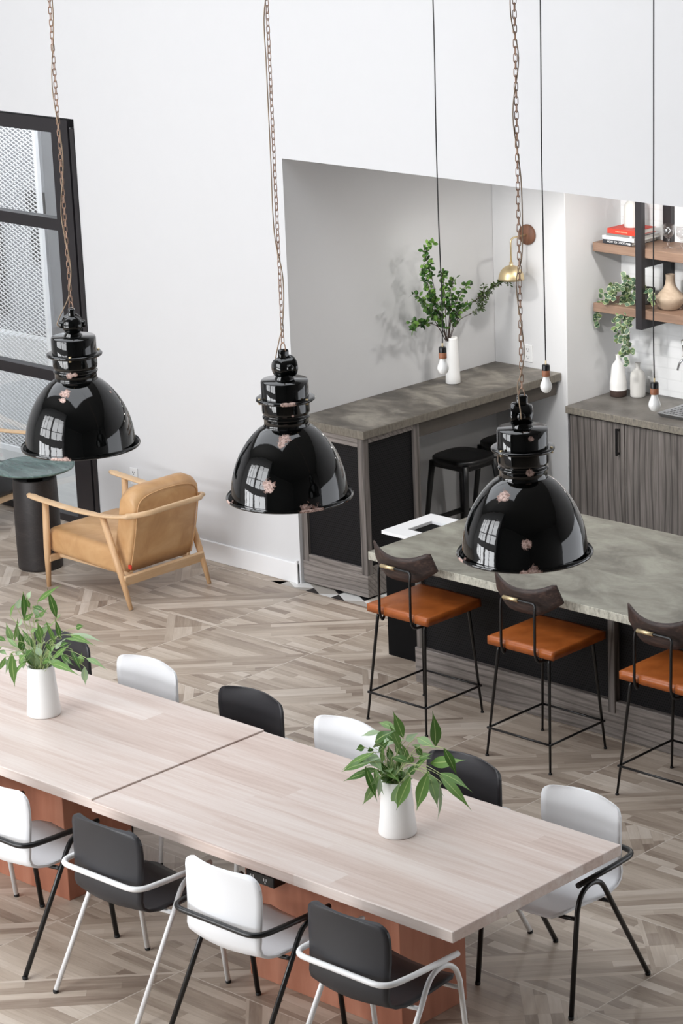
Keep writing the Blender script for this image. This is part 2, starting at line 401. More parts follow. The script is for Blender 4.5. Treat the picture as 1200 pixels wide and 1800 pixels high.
# ------------------------------------------------------------------ mesh helpers
def BM(): return bmesh.new()
def box(bm, x0, x1, y0, y1, z0, z1, mi=0):
    vs = [bm.verts.new(p) for p in ((x0, y0, z0), (x1, y0, z0), (x1, y1, z0), (x0, y1, z0), (x0, y0, z1), (x1, y0, z1), (x1, y1, z1), (x0, y1, z1))]
    for f in ((3, 2, 1, 0), (4, 5, 6, 7), (0, 1, 5, 4), (1, 2, 6, 5), (2, 3, 7, 6), (3, 0, 4, 7)):
        q = bm.faces.new([vs[i] for i in f]); q.material_index = mi
    return vs
def rbox(bm, x0, x1, y0, y1, z0, z1, r=0.005, seg=2):
    t = bmesh.new(); box(t, x0, x1, y0, y1, z0, z1)
    bmesh.ops.bevel(t, geom=t.edges[:], offset=r, segments=seg, profile=0.5, affect='EDGES')
    merge(bm, t)
def merge(bm, t, mat=None):
    me = bpy.data.meshes.new('tmp'); t.to_mesh(me); t.free()
    if mat is not None: me.transform(mat)
    bm.from_mesh(me); bpy.data.meshes.remove(me)
def frame_dirs(pts, closed=False):
    n = len(pts); T = []
    for i in range(n):
        if closed: a, b = pts[(i - 1) % n], pts[(i + 1) % n]
        else: a, b = pts[max(i - 1, 0)], pts[min(i + 1, n - 1)]
        T.append((b - a).normalized())
    up = Vector((0, 0, 1)) if abs(T[0].z) < 0.9 else Vector((0, 1, 0))
    N = [(up - T[0] * up.dot(T[0])).normalized()]
    for i in range(1, n):
        v = N[-1] - T[i] * N[-1].dot(T[i])
        N.append(v.normalized() if v.length > 1e-6 else N[-1])
    return T, N
def tube(bm, pts, r, seg=8, closed=False, cap=True, ry=None, flatN=None):
    """sweep; r number or list; ry second radius for oval sections"""
    pts = [Vector(p) for p in pts]; n = len(pts)
    rs = r if isinstance(r, (list, tuple)) else [r] * n
    rys = (ry if isinstance(ry, (list, tuple)) else [ry] * n) if ry is not None else rs
    T, N = frame_dirs(pts, closed)
    rings = []
    for i in range(n):
        nn = N[i]
        if flatN is not None:
            nn = Vector(flatN); nn = (nn - T[i] * nn.dot(T[i])).normalized()
        B = T[i].cross(nn)
        rings.append([bm.verts.new(pts[i] + nn * math.cos(a) * rs[i] + B * math.sin(a) * rys[i]) for a in (2 * math.pi * k / seg for k in range(seg))])
    m = n if closed else n - 1
    for i in range(m):
        A, Bq = rings[i], rings[(i + 1) % n]
        for k in range(seg):
            f = bm.faces.new((A[k], A[(k + 1) % seg], Bq[(k + 1) % seg], Bq[k])); f.smooth = True
    if cap and not closed:
        bm.faces.new(rings[0][::-1]); bm.faces.new(rings[-1])
def lathe(bm, prof, c=(0, 0, 0), seg=32, ribs=None):
    """prof list of (r,z) bottom to top"""
    rings = []
    for (r, z) in prof:
        if r < 1e-5: rings.append([bm.verts.new((c[0], c[1], c[2] + z))])
        else: rings.append([bm.verts.new((c[0] + r * math.cos(2 * math.pi * k / seg), c[1] + r * math.sin(2 * math.pi * k / seg), c[2] + z)) for k in range(seg)])
    for A, B in zip(rings, rings[1:]):
        for k in range(seg):
            k2 = (k + 1) % seg
            if len(A) == 1 and len(B) == 1: continue
            if len(A) == 1: f = bm.faces.new((A[0], B[k2], B[k]))
            elif len(B) == 1: f = bm.faces.new((A[k], A[k2], B[0]))
            else: f = bm.faces.new((A[k], A[k2], B[k2], B[k]))
            f.smooth = True
def fillet(pts, r=0.03, n=5, closed=False):
    """round the corners of a polyline"""
    pts = [Vector(p) for p in pts]; out = []; N = len(pts)
    for i in range(N):
        if not closed and i in (0, N - 1): out.append(pts[i]); continue
        p, a, b = pts[i], pts[(i - 1) % N], pts[(i + 1) % N]
        da, db = (a - p), (b - p); rr = min(r, da.length * 0.48, db.length * 0.48)
        s, e = p + da.normalized() * rr, p + db.normalized() * rr
        for k in range(n + 1):
            t = k / n
            out.append(s * (1 - t) ** 2 + p * 2 * t * (1 - t) + e * t * t)
    return out
def curve(ctrl, n=10):
    """Catmull-Rom through control points"""
    P = [Vector(p) for p in ctrl]; P = [P[0] * 2 - P[1]] + P + [P[-1] * 2 - P[-2]]
    out = []
    for i in range(1, len(P) - 2):
        for k in range(n):
            t = k / n; a, b, c, d = P[i - 1:i + 3]
            out.append(0.5 * ((2 * b) + (c - a) * t + (2 * a - 5 * b + 4 * c - d) * t * t + (3 * b - a - 3 * c + d) * t ** 3))
    out.append(P[-2]); return out
def obj(name, bm, mat, parent=None, label=None, smooth_angle=None, recalc=False):
    if recalc: bmesh.ops.recalc_face_normals(bm, faces=bm.faces[:])
    me = bpy.data.meshes.new(name); bm.to_mesh(me); bm.free()
    for m_ in (mat if isinstance(mat, (list, tuple)) else [mat]): me.materials.append(M[m_] if isinstance(m_, str) else m_)
    o = bpy.data.objects.new(name, me); COL.objects.link(o)
    if parent is not None: o.parent = parent
    if label: o['label'] = label
    return o
def tag(o, label, cat, group=None, kind=None):
    o['label'] = label; o['category'] = cat
    if group: o['group'] = group
    if kind: o['kind'] = kind
    return o
def thing(name, label, cat, loc=(0, 0, 0), rz=0.0, group=None):
    o = bpy.data.objects.new(name, None); COL.objects.link(o); o.empty_display_size = 0.1
    o.location = loc; o.rotation_euler = (0, 0, rz)
    return tag(o, label, cat, group)
def struct(name, bm, mat, label=None):
    o = obj(name, bm, mat); o['kind'] = 'structure'
    if label: o['label'] = label
    return o
def dup(root, loc, rz, label, mats=None):
    def rec(o, parent):
        c = o.copy(); COL.objects.link(c)
        if parent is not None: c.parent = parent
        for ch in list(o.children): rec(ch, c)
        return c
    r = rec(root, None); r.location = loc; r.rotation_euler = (0, 0, rz); r['label'] = label
    return r
def at(u, v, y):
    """point of the vertical plane y seen at photo pixel (u, v): used to read positions off the photo"""
    d = rx * ((u - PCX) / FPX) + ry * ((v - PCY) / FPX) + rz
    return EYE + d * ((y - EYE.y) / d.y)
def atx(u, v, x):
    d = rx * ((u - PCX) / FPX) + ry * ((v - PCY) / FPX) + rz
    return EYE + d * ((x - EYE.x) / d.x)
def rod(a, b, r, seg=8):
    t = BM(); tube(t, [a, b], r, seg); return t

# ================================================================== ROOM
WY = 1.838            # front face of the long white wall
SOF = 2.672           # underside of the wall above the kitchen alcove
XA = -2.14            # left side of the alcove
XD = -4.03            # right edge of the glazed opening in the long wall
H = 6.6
bm = BM(); box(bm, -9.3, 13.2, SOUTH, 1.752, -0.05, 0); box(bm, -9.3, XA - 0.03, 1.752, 2.05, -0.05, 0)
struct('floor', bm, 'floor', 'wood-look chevron floor tiles')
# kitchen floor of tumbling-block hexagons
bm = BM(); s = 0.125; hx = s * math.sqrt(3)
def quad(a, b, c, d, mi):
    f = bm.faces.new([bm.verts.new((p[0], p[1], 0.001)) for p in (a, b, c, d)]); f.material_index = mi
x0k, x1k, y0k, y1k = XA - 0.1, 3.6, 1.75, 4.32
for j in range(0, 24):
    for i in range(0, 44):
        cx = x0k - 0.1 + i * hx + (hx / 2 if j % 2 else 0); cy = y0k + 0.01 + j * s * 1.5
        if cx > x1k or cy > y1k: continue
        P = [(cx + s * math.sin(math.pi / 3 * k), cy + s * math.cos(math.pi / 3 * k)) for k in range(6)]
        P = [(min(max(p[0], x0k), x1k), min(max(p[1], y0k), y1k)) for p in P]; c0 = (cx, max(cy, y0k))
        rr = (i * 7 + j * 3) % 3
        quad(c0, P[5], P[0], P[1], [0, 0, 1][rr]); quad(c0, P[1], P[2], P[3], [1, 1, 0][rr]); quad(c0, P[3], P[4], P[5], [2, 1, 2][rr])
struct('floor', bm, [plain('hex_white', srgb(222, 221, 218), 0.4), plain('hex_grey', srgb(172, 166, 158), 0.4), plain('hex_black', srgb(26, 25, 27), 0.4)], 'patterned hexagon kitchen floor')
bm = BM(); box(bm, x0k, x1k, 1.752, 4.4, -0.05, -0.0005); struct('floor', bm, 'trim_white')

# long white wall: left pier, wall over the glazing, wall over the alcove, far left piece
bm = BM()
box(bm, XD, XA, WY, WY + 0.30, 0, H)
box(bm, -9.3, XD, WY, WY + 0.30, 2.76, H)
box(bm, XA, 13.2, WY, WY + 0.30, SOF, H)
box(bm, -9.3, -7.6, WY, WY + 0.30, 0, 2.76)
struct('wall_north', bm, 'white_wall', 'tall white wall')
bm = BM(); box(bm, XA - 0.12, XA, WY + 0.3, 4.31, 0, SOF + 0.3)
struct('wall_alcove_left', bm, 'white_wall', 'side wall of the kitchen alcove')
bm = BM(); rbox(bm, XA, -1.52, 3.73, 4.42, 0, SOF + 0.28, 0.004, 1)
struct('wall_column', bm, 'white_wall', 'white boxed column in the alcove')
bm = BM(); box(bm, -1.52, 3.6, 4.31, 4.45, 0, SOF + 0.3)
struct('wall_back', bm, 'brick', 'white painted brick wall behind the shelves')
bm = BM(); box(bm, 3.6, 3.75, WY + 0.3, 4.45, 0, SOF + 0.3)
struct('wall_alcove_right', bm, 'white_wall')
bm = BM(); box(bm, XA - 0.12, 3.75, WY + 0.3, 4.45, SOF + 0.02, SOF + 0.12)
struct('ceiling_alcove', bm, 'ceil')['label'] = 'alcove ceiling'
bm = BM(); box(bm, 13.2, 13.4, SOUTH, WY + 0.3, 0, H); struct('wall_east', bm, 'dim_paint')
bm = BM(); box(bm, -9.5, -9.3, SOUTH, WY + 0.3, 0, H); struct('wall_west', bm, 'white_wall')
# south side: window wall at left, deeper bay where the viewer stands
bm = BM(); xs = [-9.3] + [q for w in WIN_S for q in w] + [2.1]
for i in range(0, len(xs), 2): box(bm, xs[i], xs[i + 1], SW - 0.25, SW, 0, H)
zs = [0] + [q for w in WIN_Z for q in w] + [H]
for a, b in WIN_S:
    for i in range(0, len(zs), 2): box(bm, a, b, SW - 0.25, SW, zs[i], zs[i + 1])
struct('wall_south', bm, 'white_wall')
bm = BM(); box(bm, 1.9, 2.1, SOUTH, SW, 0, H); box(bm, 1.9, 13.2, SOUTH - 0.2, SOUTH, 0, H)
struct('wall_south_bay', bm, 'dim_paint')
n_ = 2
for a, b in WIN_S:
    for z0, z1 in WIN_Z:
        bm = BM(); nv = 3 if b - a > 3 else 2
        for k in range(nv + 1):
            xx = a + (b - a) * k / nv; box(bm, xx - 0.035, xx + 0.035, SW - 0.16, SW - 0.08, z0, z1)
        for zz in ([z0 + 0.03, z1 - 0.03] + ([z0 + (z1 - z0) * 0.36] if z1 > 3 else [])): box(bm, a, b, SW - 0.16, SW - 0.08, zz - 0.03, zz + 0.03)
        struct('window_%d' % n_, bm, 'black_frame'); n_ += 1
# ceiling, with an invented opening that lets the overhead fill in
bm = BM(); sx0, sx1, sy0, sy1 = -7.0, 3.0, -4.7, -0.3
box(bm, -9.3, sx0, SOUTH, WY, H, H + 0.15); box(bm, sx1, 13.2, SOUTH, WY, H, H + 0.15)
box(bm, sx0, sx1, SOUTH, sy0, H, H + 0.15); box(bm, sx0, sx1, sy1, WY, H, H + 0.15)
struct('ceiling', bm, 'ceil')
# baseboard
bm = BM(); rbox(bm, XD + 0.01, XA - 0.012, WY - 0.016, WY + 0.002, 0.0, 0.132, 0.004, 1)
box(bm, XA - 0.03, XA - 0.012, WY - 0.02, WY, 0, 0.15)
struct('baseboard_north', bm, 'trim_white')

# ------------------------------------------------------------------ glazed opening at left
bm = BM(); g0, g1 = WY + 0.01, WY + 0.09
XG = -4.275
box(bm, XG, XG + 0.165, g0, g1, 0, 2.745)                 # wide right jamb
box(bm, -7.6, XG, g0, g1, 2.655, 2.745)
for z0, z1 in ((2.010, 2.088), (0.972, 1.046), (0.0, 0.05)): box(bm, -7.6, XG, g0, g1, z0, z1)
box(bm, -6.2, -6.1, g0, g1, 0, 2.7)
tube(bm, [(XG + 0.035, g0 + 0.04, 2.62), (XG - 0.03, g0 + 0.04, 2.675)], 0.03, 4)
wn = struct('window_1', bm, 'black_frame', 'black steel framed glazing')
bm = BM(); box(bm, XG + 0.185, XG + 0.205, g0 - 0.0, g1, 0, 2.70)
t = obj('reveal_strip', bm, 'steel', wn)
bm = BM(); box(bm, XG + 0.212, XG + 0.243, WY - 0.012, g1, 0, 2.70)
obj('outer_jamb', bm, 'black_frame', wn)
bm = BM(); box(bm, -7.55, XG, g0 + 0.035, g0 + 0.041, 0.05, 2.66)
obj('pane', bm, 'glass', wn)
# outside: paving, a low white wall, the neighbouring building, the expanded metal screen
bm = BM(); box(bm, -14, -2.4, WY + 0.3, 12, -0.3, -0.12); struct('floor', bm, 'asphalt', 'paving outside')
bm = BM(); box(bm, -14, -5.9, 3.42, 3.52, -0.12, 0.69); struct('wall_outside_low', bm, 'ext_low', 'low white wall outside behind the screen')
bm = BM(); box(bm, -14, -2.4, 5.0, 5.2, -0.12, 3.6)
struct('wall_outside', bm, 'ext_wall', 'grey building outside')
bm = BM(); box(bm, -6.05, -5.93, 3.2, 3.3, -0.12, 3.2)
obj_post = tag(obj('steel_post', bm, 'steel'), 'grey steel post outside, at the right edge of the white mesh screen', 'post')
for (u0, v0, u1, v1, l) in ((50, 334, 76, 376, 'upper dark opening in the building behind the mesh screen'), (60, 402, 80, 462, 'dark opening behind the mesh screen just below the middle window bar'),
                            (-14, 392, 15, 552, 'tall dark opening at the photo edge behind the mesh screen'), (79, 338, 86, 379, 'narrow black slot between the screen and the black frame')):
    a, b = at(u0, v0, 4.99), at(u1, v1, 4.99)
    bm = BM(); box(bm, a.x, b.x, 4.95, 4.998, b.z, a.z)
    tag(obj('dark_opening', bm, 'ext_dark'), l, 'window')
# expanded metal: zigzag strands
bm = BM(); ysc = 3.10; px, pz = 0.066, 0.0325
sxa, sxb, sza, szb = -7.4, -6.01, -0.3, 2.7
nz = int((szb - sza) / pz); nx = int((sxb - sxa) / px)
def strand(p, q, w=0.0027):
    d = (q - p).normalized(); nn = Vector((-d.z, 0, d.x)) * w
    vs = [bm.verts.new(c) for c in (p - nn, q - nn, q + nn, p + nn)]
    vb = [bm.verts.new(c.co + Vector((0, 0.006, 0))) for c in vs]
    bm.faces.new(vs); bm.faces.new(vb[::-1]); bm.faces.new((vs[0], vs[1], vb[1], vb[0])); bm.faces.new((vs[3], vs[2], vb[2], vb[3]))
L = szb - sza; slope = pz / px
def clip_line(x0, z0, m):
    xa_, xb_ = sxa, sxb
    za, zb = z0 + m * (xa_ - x0), z0 + m * (xb_ - x0)
    p, q = Vector((xa_, ysc, za)), Vector((xb_, ysc, zb))
    if p.z > q.z: p, q = q, p
    if q.z < sza or p.z > szb: return
    d = q - p
    if p.z < sza: p = p + d * ((sza - p.z) / d.z)
    d = q - p
    if q.z > szb: q = p + d * ((szb - p.z) / d.z)
    strand(p, q)
k = -nx
while k < nz + nx:
    z0 = sza + k * pz
    clip_line(sxa, z0, slope); clip_line(sxa, z0 + 0.0, -slope)
    k += 1
scr = tag(obj('mesh_screen', bm, 'mesh_white'), 'white expanded metal mesh screen outside, behind the black framed glazing', 'screen')
bm = BM(); box(bm, sxb, sxb + 0.03, ysc - 0.012, ysc + 0.018, -0.12, 2.75); box(bm, sxa, sxb, ysc - 0.01, ysc + 0.016, -0.12, -0.08)
obj('screen_edge', bm, 'mesh_white', scr)

# ================================================================== HIGH BAR COUNTER (left of alcove)
t = thing('bar_cabinet', 'grey oak cabinet end with black perforated panels under the high counter', 'cabinet', (-1.86, 2.1, 0))
def P_(o): o.matrix_parent_inverse = Matrix.Translation(-Vector(t.location)); return o
def part(name, bm, mat, par, **k):
    o = obj(name, bm, mat, par, **k); r = par
    o.matrix_parent_inverse = par_inv(par); return o
def par_inv(p):
    m_ = Matrix.Translation(p.location) @ p.rotation_euler.to_matrix().to_4x4()
    q = p.parent
    while q is not None:
        m_ = q.matrix_basis @ m_; q = q.parent
    return m_.inverted()
bm = BM(); x0, x1, y0, y1 = XA + 0.004, -1.577, 1.858, 2.362
rbox(bm, x0, x1, y0, y1, 0.012, 0.152, 0.002, 1)
part('plinth', bm, 'grey_oak_x', t)
bm = BM()
bm.free()
for q in ((x0, x0 + 0.05, y0 + 0.002, y0 + 0.05), (x1 - 0.052, x1 - 0.002, y0 + 0.002, y0 + 0.05), (x1 - 0.052, x1 - 0.002, y1 - 0.05, y1)):
    bm = BM(); rbox(bm, *q, 0.152, 1.018, 0.002, 1); part('stile', bm, 'grey_oak_z', t)
for q in ((x0 + 0.05, x1 - 0.052, y0 + 0.003, y0 + 0.045, 0.152, 0.197), (x0 + 0.05, x1 - 0.052, y0 + 0.003, y0 + 0.045, 0.962, 1.018),
          (x1 - 0.048, x1 - 0.004, y0 + 0.05, y1 - 0.05, 0.152, 0.2), (x1 - 0.048, x1 - 0.004, y0 + 0.05, y1 - 0.05, 0.985, 1.018)):
    bm = BM(); rbox(bm, *q, 0.002, 1); part('rail', bm, 'grey_oak_x', t)
bm = BM(); box(bm, x0 + 0.05, x1 - 0.052, y0 + 0.022, y0 + 0.028, 0.197, 0.962); part('mesh_panel', bm, 'perf', t, label='black perforated end panel')
bm = BM(); box(bm, x1 - 0.028, x1 - 0.022, y0 + 0.05, y1 - 0.05, 0.2, 0.985); part('mesh_panel', bm, 'perf', t, label='black perforated side panel')
bm = BM(); box(bm, x0 + 0.01, x1 - 0.06, y1 - 0.02, y1 - 0.004, 0.152, 1.018); part('back_panel', bm, 'grey_oak_z', t)
t = thing('bar_worktop', 'dark waxed concrete high counter running along the grey alcove wall', 'counter', (-1.86, 2.8, 1.02))
bm = BM(); rbox(bm, XA + 0.002, -1.565, 1.852, 3.728, 1.019, 1.072, 0.004, 2); part('slab', bm, 'conc_bar', t)
bm = BM(); rbox(bm, -1.625, -1.59, 2.364, 3.70, 0.925, 1.018, 0.002, 1); part('apron', bm, plain('dark_stained_apron', srgb(74, 68, 62), 0.6, mott=0.2), t)

# ================================================================== ISLAND
t = thing('kitchen_island', 'long grey oak kitchen island with black perforated panels', 'island', (1.5, 1.35, 0))
bm = BM(); rbox(bm, -0.365, 3.9, 0.966, 1.77, 0.0, 0.208, 0.003, 1); part('plinth', bm, 'grey_oak_x', t)
xsP = [-0.335, 1.042, 2.42, 3.8]
for xx in xsP:
    bm = BM(); rbox(bm, xx - 0.022, xx + 0.022, 0.975, 1.02, 0.208 if xx < 0 else 0.13, 0.812, 0.002, 1)
    if xx > 0: bm.free(); bm = BM(); rbox(bm, xx - 0.022, xx + 0.022, 0.958, 1.02, 0.145, 0.812, 0.002, 1)
    part('post', bm, 'grey_oak_z', t)
for a, b in zip(xsP, xsP[1:]):
    bm = BM(); box(bm, a + 0.022, b - 0.022, 1.0, 1.008, 0.208, 0.812); part('mesh_panel', bm, 'perf', t, label='black perforated panel')
bm = BM(); box(bm, -0.34, 3.85, 1.03, 1.76, 0.208, 0.812); part('carcass', bm, 'black_steel', t)
bm = BM(); rbox(bm, -0.345, 3.95, 0.60, 1.845, 0.814, 0.862, 0.004, 2)
tag(obj('island_worktop', bm, 'conc_island'), 'olive grey concrete worktop of the kitchen island behind the bar stools', 'worktop')

# waste bin
t = thing('waste_bin', 'black waste bin with white lid and square black opening at the island end', 'bin', (-0.605, 1.41, 0))
bm = BM(); rbox(bm, -0.80, -0.40, 1.205, 1.60, 0, 0.728, 0.004, 1); part('body', bm, 'black_steel', t)
bm = BM(); z0, z1 = 0.729, 0.748
a0, a1, b0, b1, c0, c1, d0, d1 = -0.815, -0.395, 1.20, 1.62, -0.712, -0.50, 1.308, 1.512
box(bm, a0, a1, b0, d0, z0, z1); box(bm, a0, a1, d1, b1, z0, z1); box(bm, a0, c0, d0, d1, z0, z1); box(bm, c1, a1, d0, d1, z0, z1)
part('lid', bm, 'trim_white', t)
bm = BM(); box(bm, c0, c1, d0, d1, 0.728, 0.7305); part('opening', bm, 'ext_dark', t)

# ================================================================== BACK CABINET RUN
t = thing('back_cabinet', 'grey oak cabinet run with plain doors below the brick wall', 'cabinet', (1.0, 4.0, 0))
bm = BM(); box(bm, -1.515, 3.5, 3.745, 4.30, 0.1, 0.812); box(bm, -1.515, 3.5, 3.80, 4.30, 0.0, 0.1); part('carcass', bm, 'black_steel', t)
dx = [-1.497, -1.038, -0.16, 0.72, 1.6, 2.5, 3.49]
for i in range(6):
    bm = BM(); rbox(bm, dx[i] + 0.003, dx[i + 1] - 0.003, 3.722, 3.744, 0.1, 0.802, 0.002, 1)
    d = part('door', bm, 'grey_oak_z', t)
    bm = BM(); hxx = (dx[i + 1] - 0.045) if i % 2 == 0 else (dx[i + 1] - 0.06)
    if i == 0: box(bm, hxx - 0.006, hxx + 0.006, 3.688, 3.70, 0.595, 0.775); box(bm, hxx - 0.006, hxx + 0.006, 3.70, 3.722, 0.60, 0.612); box(bm, hxx - 0.006, hxx + 0.006, 3.70, 3.722, 0.758, 0.77)
    else: box(bm, hxx - 0.006, hxx + 0.006, 3.688, 3.722, 0.62, 0.775)
    h = obj('handle', bm, 'black_metal', d); h.matrix_parent_inverse = par_inv(t)
    h.matrix_parent_inverse = (d.matrix_parent_inverse.inverted() @ Matrix.Identity(4)).inverted() if False else Matrix.Identity(4)
bm = BM(); rbox(bm, -1.516, 3.55, 3.70, 4.308, 0.813, 0.862, 0.004, 2)
tag(obj('back_worktop', bm, 'conc_back'), 'brown grey concrete worktop along the white brick wall', 'worktop')

# drip tray + tap
t = thing('drip_tray', 'perforated steel drip tray on the back worktop', 'tray', (-0.62, 3.97, 0.862))
bm = BM(); vs = box(bm, -0.86, -0.30, 3.83, 4.13, 0.8625, 0.888)
for q in vs[:4]: q.co.x += 0.02 * (1 if q.co.x < -0.5 else -1); q.co.y += 0.02 * (1 if q.co.y < 4 else -1)
part('pan', bm, 'steel', t)
for j in range(7):
    bm = BM()
    for i in range(22):
        xx = -0.83 + i * 0.0235; yy = 3.862 + j * 0.038; box(bm, xx, xx + 0.015, yy, yy + 0.011, 0.8882, 0.8892)
    part('slot_row', bm, 'socket_slot', t)
t = thing('beer_tap', 'chrome tap on the white brick wall at the right photo edge', 'tap', (-0.93, 4.31, 1.2))
bm = BM(); tube(bm, [(-0.93, 4.31, 1.19), (-0.93, 4.22, 1.19)], 0.012, 10); lathe(bm, [(0.0, 0.0), (0.028, 0), (0.028, 0.01), (0, 0.01)], (-0.93, 4.29, 1.185), 16)
tube(bm, curve([(-0.93, 4.225, 1.20), (-0.93, 4.205, 1.16), (-0.95, 4.195, 1.13), (-0.962, 4.19, 1.085)], 5), 0.008, 8); part('spout', bm, 'chrome', t)
bm = BM(); tube(bm, [(-0.93, 4.22, 1.195), (-0.928, 4.205, 1.29)], [0.008, 0.013], 8); part('lever', bm, 'chrome', t)

# ================================================================== SHELVES
t = thing('wall_shelves', 'two thick brown oak shelves hung in a black steel frame on the brick wall', 'shelf', (0, 4.15, 1.4))
for z0, z1 in ((1.846, 1.905), (1.446, 1.504)):
    bm = BM(); rbox(bm, -1.50, 1.6, 3.985, 4.305, z0, z1, 0.003, 1); part('shelf_board', bm, 'shelf_wood', t)
for xx in (-1.088, 0.8):
    bm = BM(); box(bm, xx - 0.028, xx + 0.022, 3.945, 3.983, 1.383, SOF + 0.015)
    for zz in (1.383, 1.784): box(bm, xx - 0.028, xx + 0.022, 3.983, 4.27, zz, zz + 0.06 if zz > 1.5 else zz + 0.062)
    box(bm, xx - 0.053, xx + 0.012, 4.27, 4.308, 1.383, SOF + 0.015)
    part('hanging_frame', bm, 'black_frame', t, label='black steel hanging frame')

# books
def book(name, x0, x1, y0, y1, z0, th, mat, label, rot=0.0):
    t = thing(name, label, 'book', ((x0 + x1) / 2, (y0 + y1) / 2, z0), rot, 'books stacked on the upper shelf')
    w, d = (x1 - x0) / 2, (y1 - y0) / 2; c = 0.0025
    bm = BM(); box(bm, -w, w, -d, d, 0, c); box(bm, -w, w, -d, d, th - c, th); box(bm, -w, w, -d, -d + c, c, th - c); obj('cover', bm, mat, t)
    bm = BM(); box(bm, -w + 0.003, w - 0.004, -d + c, d - 0.004, c, th - c); obj('pages', bm, 'pages', t)
    return t, w, d
z = 1.906
b1, w1, d1 = book('book', -1.425, -1.19, 4.0, 4.27, z, 0.027, 'book_dark', 'dark blue cocktail book with white title, bottom of the stack', 0.0)
def text_mesh(s_, size, mat, par, loc, align='LEFT'):
    cu = bpy.data.curves.new('lettering', 'FONT'); cu.body = s_; cu.size = size; cu.extrude = 0.0004; cu.align_x = align; cu.align_y = 'CENTER'
    o = bpy.data.objects.new('t', cu); COL.objects.link(o)
    dg = bpy.context.evaluated_depsgraph_get(); me = bpy.data.meshes.new_from_object(o.evaluated_get(dg))
    bpy.data.objects.remove(o); me.transform(Matrix.Rotation(math.pi / 2, 4, 'X')); me.materials.clear(); me.materials.append(M[mat])
    q = bpy.data.objects.new('lettering', me); COL.objects.link(q); q.parent = par; q.location = loc; return q
text_mesh('HOW TO COCKTAIL', 0.019, 'ink', b1, (-w1 + 0.035, -d1 - 0.0008, 0.0135))
bm = BM(); box(bm, w1 - 0.022, w1 - 0.008, -d1 - 0.0012, -d1, 0.007, 0.02); obj('spine_mark', bm, 'ink', b1)
z += 0.0275
b2, w2, d2 = book('book', -1.43, -1.17, 4.0, 4.28, z, 0.024, 'book_white', 'white book, second from the bottom of the stack')
z += 0.0245
b3, w3, d3 = book('book', -1.40, -1.185, 4.005, 4.24, z, 0.015, 'book_grey', 'slim grey book between the white and the red book')
bm = BM(); box(bm, w3 - 0.02, w3 - 0.006, -d3 - 0.001, -d3, 0.002, 0.013); obj('spine_mark', bm, 'ink', b3)
z += 0.0155
b4, w4, d4 = book('book', -1.395, -1.17, 4.01, 4.23, z, 0.032, 'book_red', 'thick red book on top of the stack')
bm = BM()
for k in range(9): box(bm, -0.045 + k * 0.011, -0.037 + k * 0.011, -d4 - 0.0008, -d4, 0.012, 0.019)
obj('spine_mark', bm, 'gilt', b4)
ztop = z + 0.0325

def bottle(name, loc, prof, mat, label, cat='bottle', group=None, seg=28):
    bm = BM(); lathe(bm, prof, (0, 0, 0), seg)
    o = tag(obj(name, bm, mat), label, cat, group); o.location = loc; return o
WB = [(0, 0), (0.044, 0), (0.049, 0.006), (0.05, 0.02), (0.05, 0.125), (0.046, 0.148), (0.032, 0.166), (0.018, 0.175), (0.0155, 0.182), (0.0155, 0.208), (0.018, 0.214), (0.014, 0.214), (0.012, 0.18)]
bottle('ceramic_bottle', (-1.28, 4.12, ztop), WB, 'ceramic_matte', 'matte white ceramic bottle standing on the red book')
WB2 = [(r * 1.02, z_ * 1.08) for r, z_ in WB]
bottle('ceramic_bottle', (-1.285, 4.18, 0.8625), WB2, 'ceramic_matte', 'plain white ceramic bottle on the back worktop')
t = thing('ribbed_bottle', 'ribbed white glazed bottle with bare brown base on the back worktop', 'bottle', (-1.402, 4.12, 0.8625))
bm = BM(); lathe(bm, [(0, 0), (0.052, 0), (0.056, 0.006), (0.057, 0.045)], seg=28); obj('base', bm, 'brown_clay', t, label='unglazed brown base')
prof = [(0.0572, 0.045)]
for k in range(12):
    z_ = 0.05 + k * 0.013; rr = 0.0572 - max(0, k - 3) * 0.0016
    prof += [(rr, z_), (rr - 0.0018, z_ + 0.0065)]
prof += [(0.043, 0.205), (0.034, 0.222), (0.022, 0.236), (0.016, 0.245), (0.015, 0.272), (0.018, 0.28), (0.014, 0.28), (0.012, 0.25)]
bm = BM(); lathe(bm, prof, seg=28); obj('body', bm, 'ceramic', t)

# goblets
for i, (xx, yy, l) in enumerate(((-0.968, 4.10, 'clear glass goblet with knobbed stem beside the black shelf frame'), (-0.875, 4.12, 'clear glass goblet cut by the right photo edge'))):
    t = thing('glass_goblet', l, 'glass', (xx, yy, 1.9055), 0, 'goblets on the upper shelf')
    bm = BM(); lathe(bm, [(0.036, 0), (0.037, 0.003), (0.012, 0.008), (0.006, 0.016), (0.012, 0.027), (0.006, 0.036), (0.0105, 0.046), (0.0075, 0.058), (0.01, 0.066)], seg=20); obj('stem', bm, 'goblet', t)
    bm = BM(); lathe(bm, [(0.0, 0.064), (0.016, 0.068), (0.033, 0.084), (0.037, 0.105), (0.042, 0.152), (0.0405, 0.152), (0.0355, 0.106), (0.031, 0.086), (0.0, 0.072)], seg=24); obj('bowl', bm, 'goblet', t)
bm = BM(); lathe(bm, [(0, 0), (0.05, 0), (0.066, 0.008), (0.092, 0.05), (0.100, 0.075), (0.098, 0.084), (0.07, 0.11), (0.046, 0.135), (0.033, 0.165), (0.029, 0.2), (0.030, 0.228), (0.026, 0.228), (0.025, 0.2), (0.0, 0.19)], seg=32)
j = tag(obj('wooden_vase', bm, 'jug'), 'beige long-necked angular vase on the lower shelf', 'vase'); j.location = (-0.968, 4.12, 1.5045)

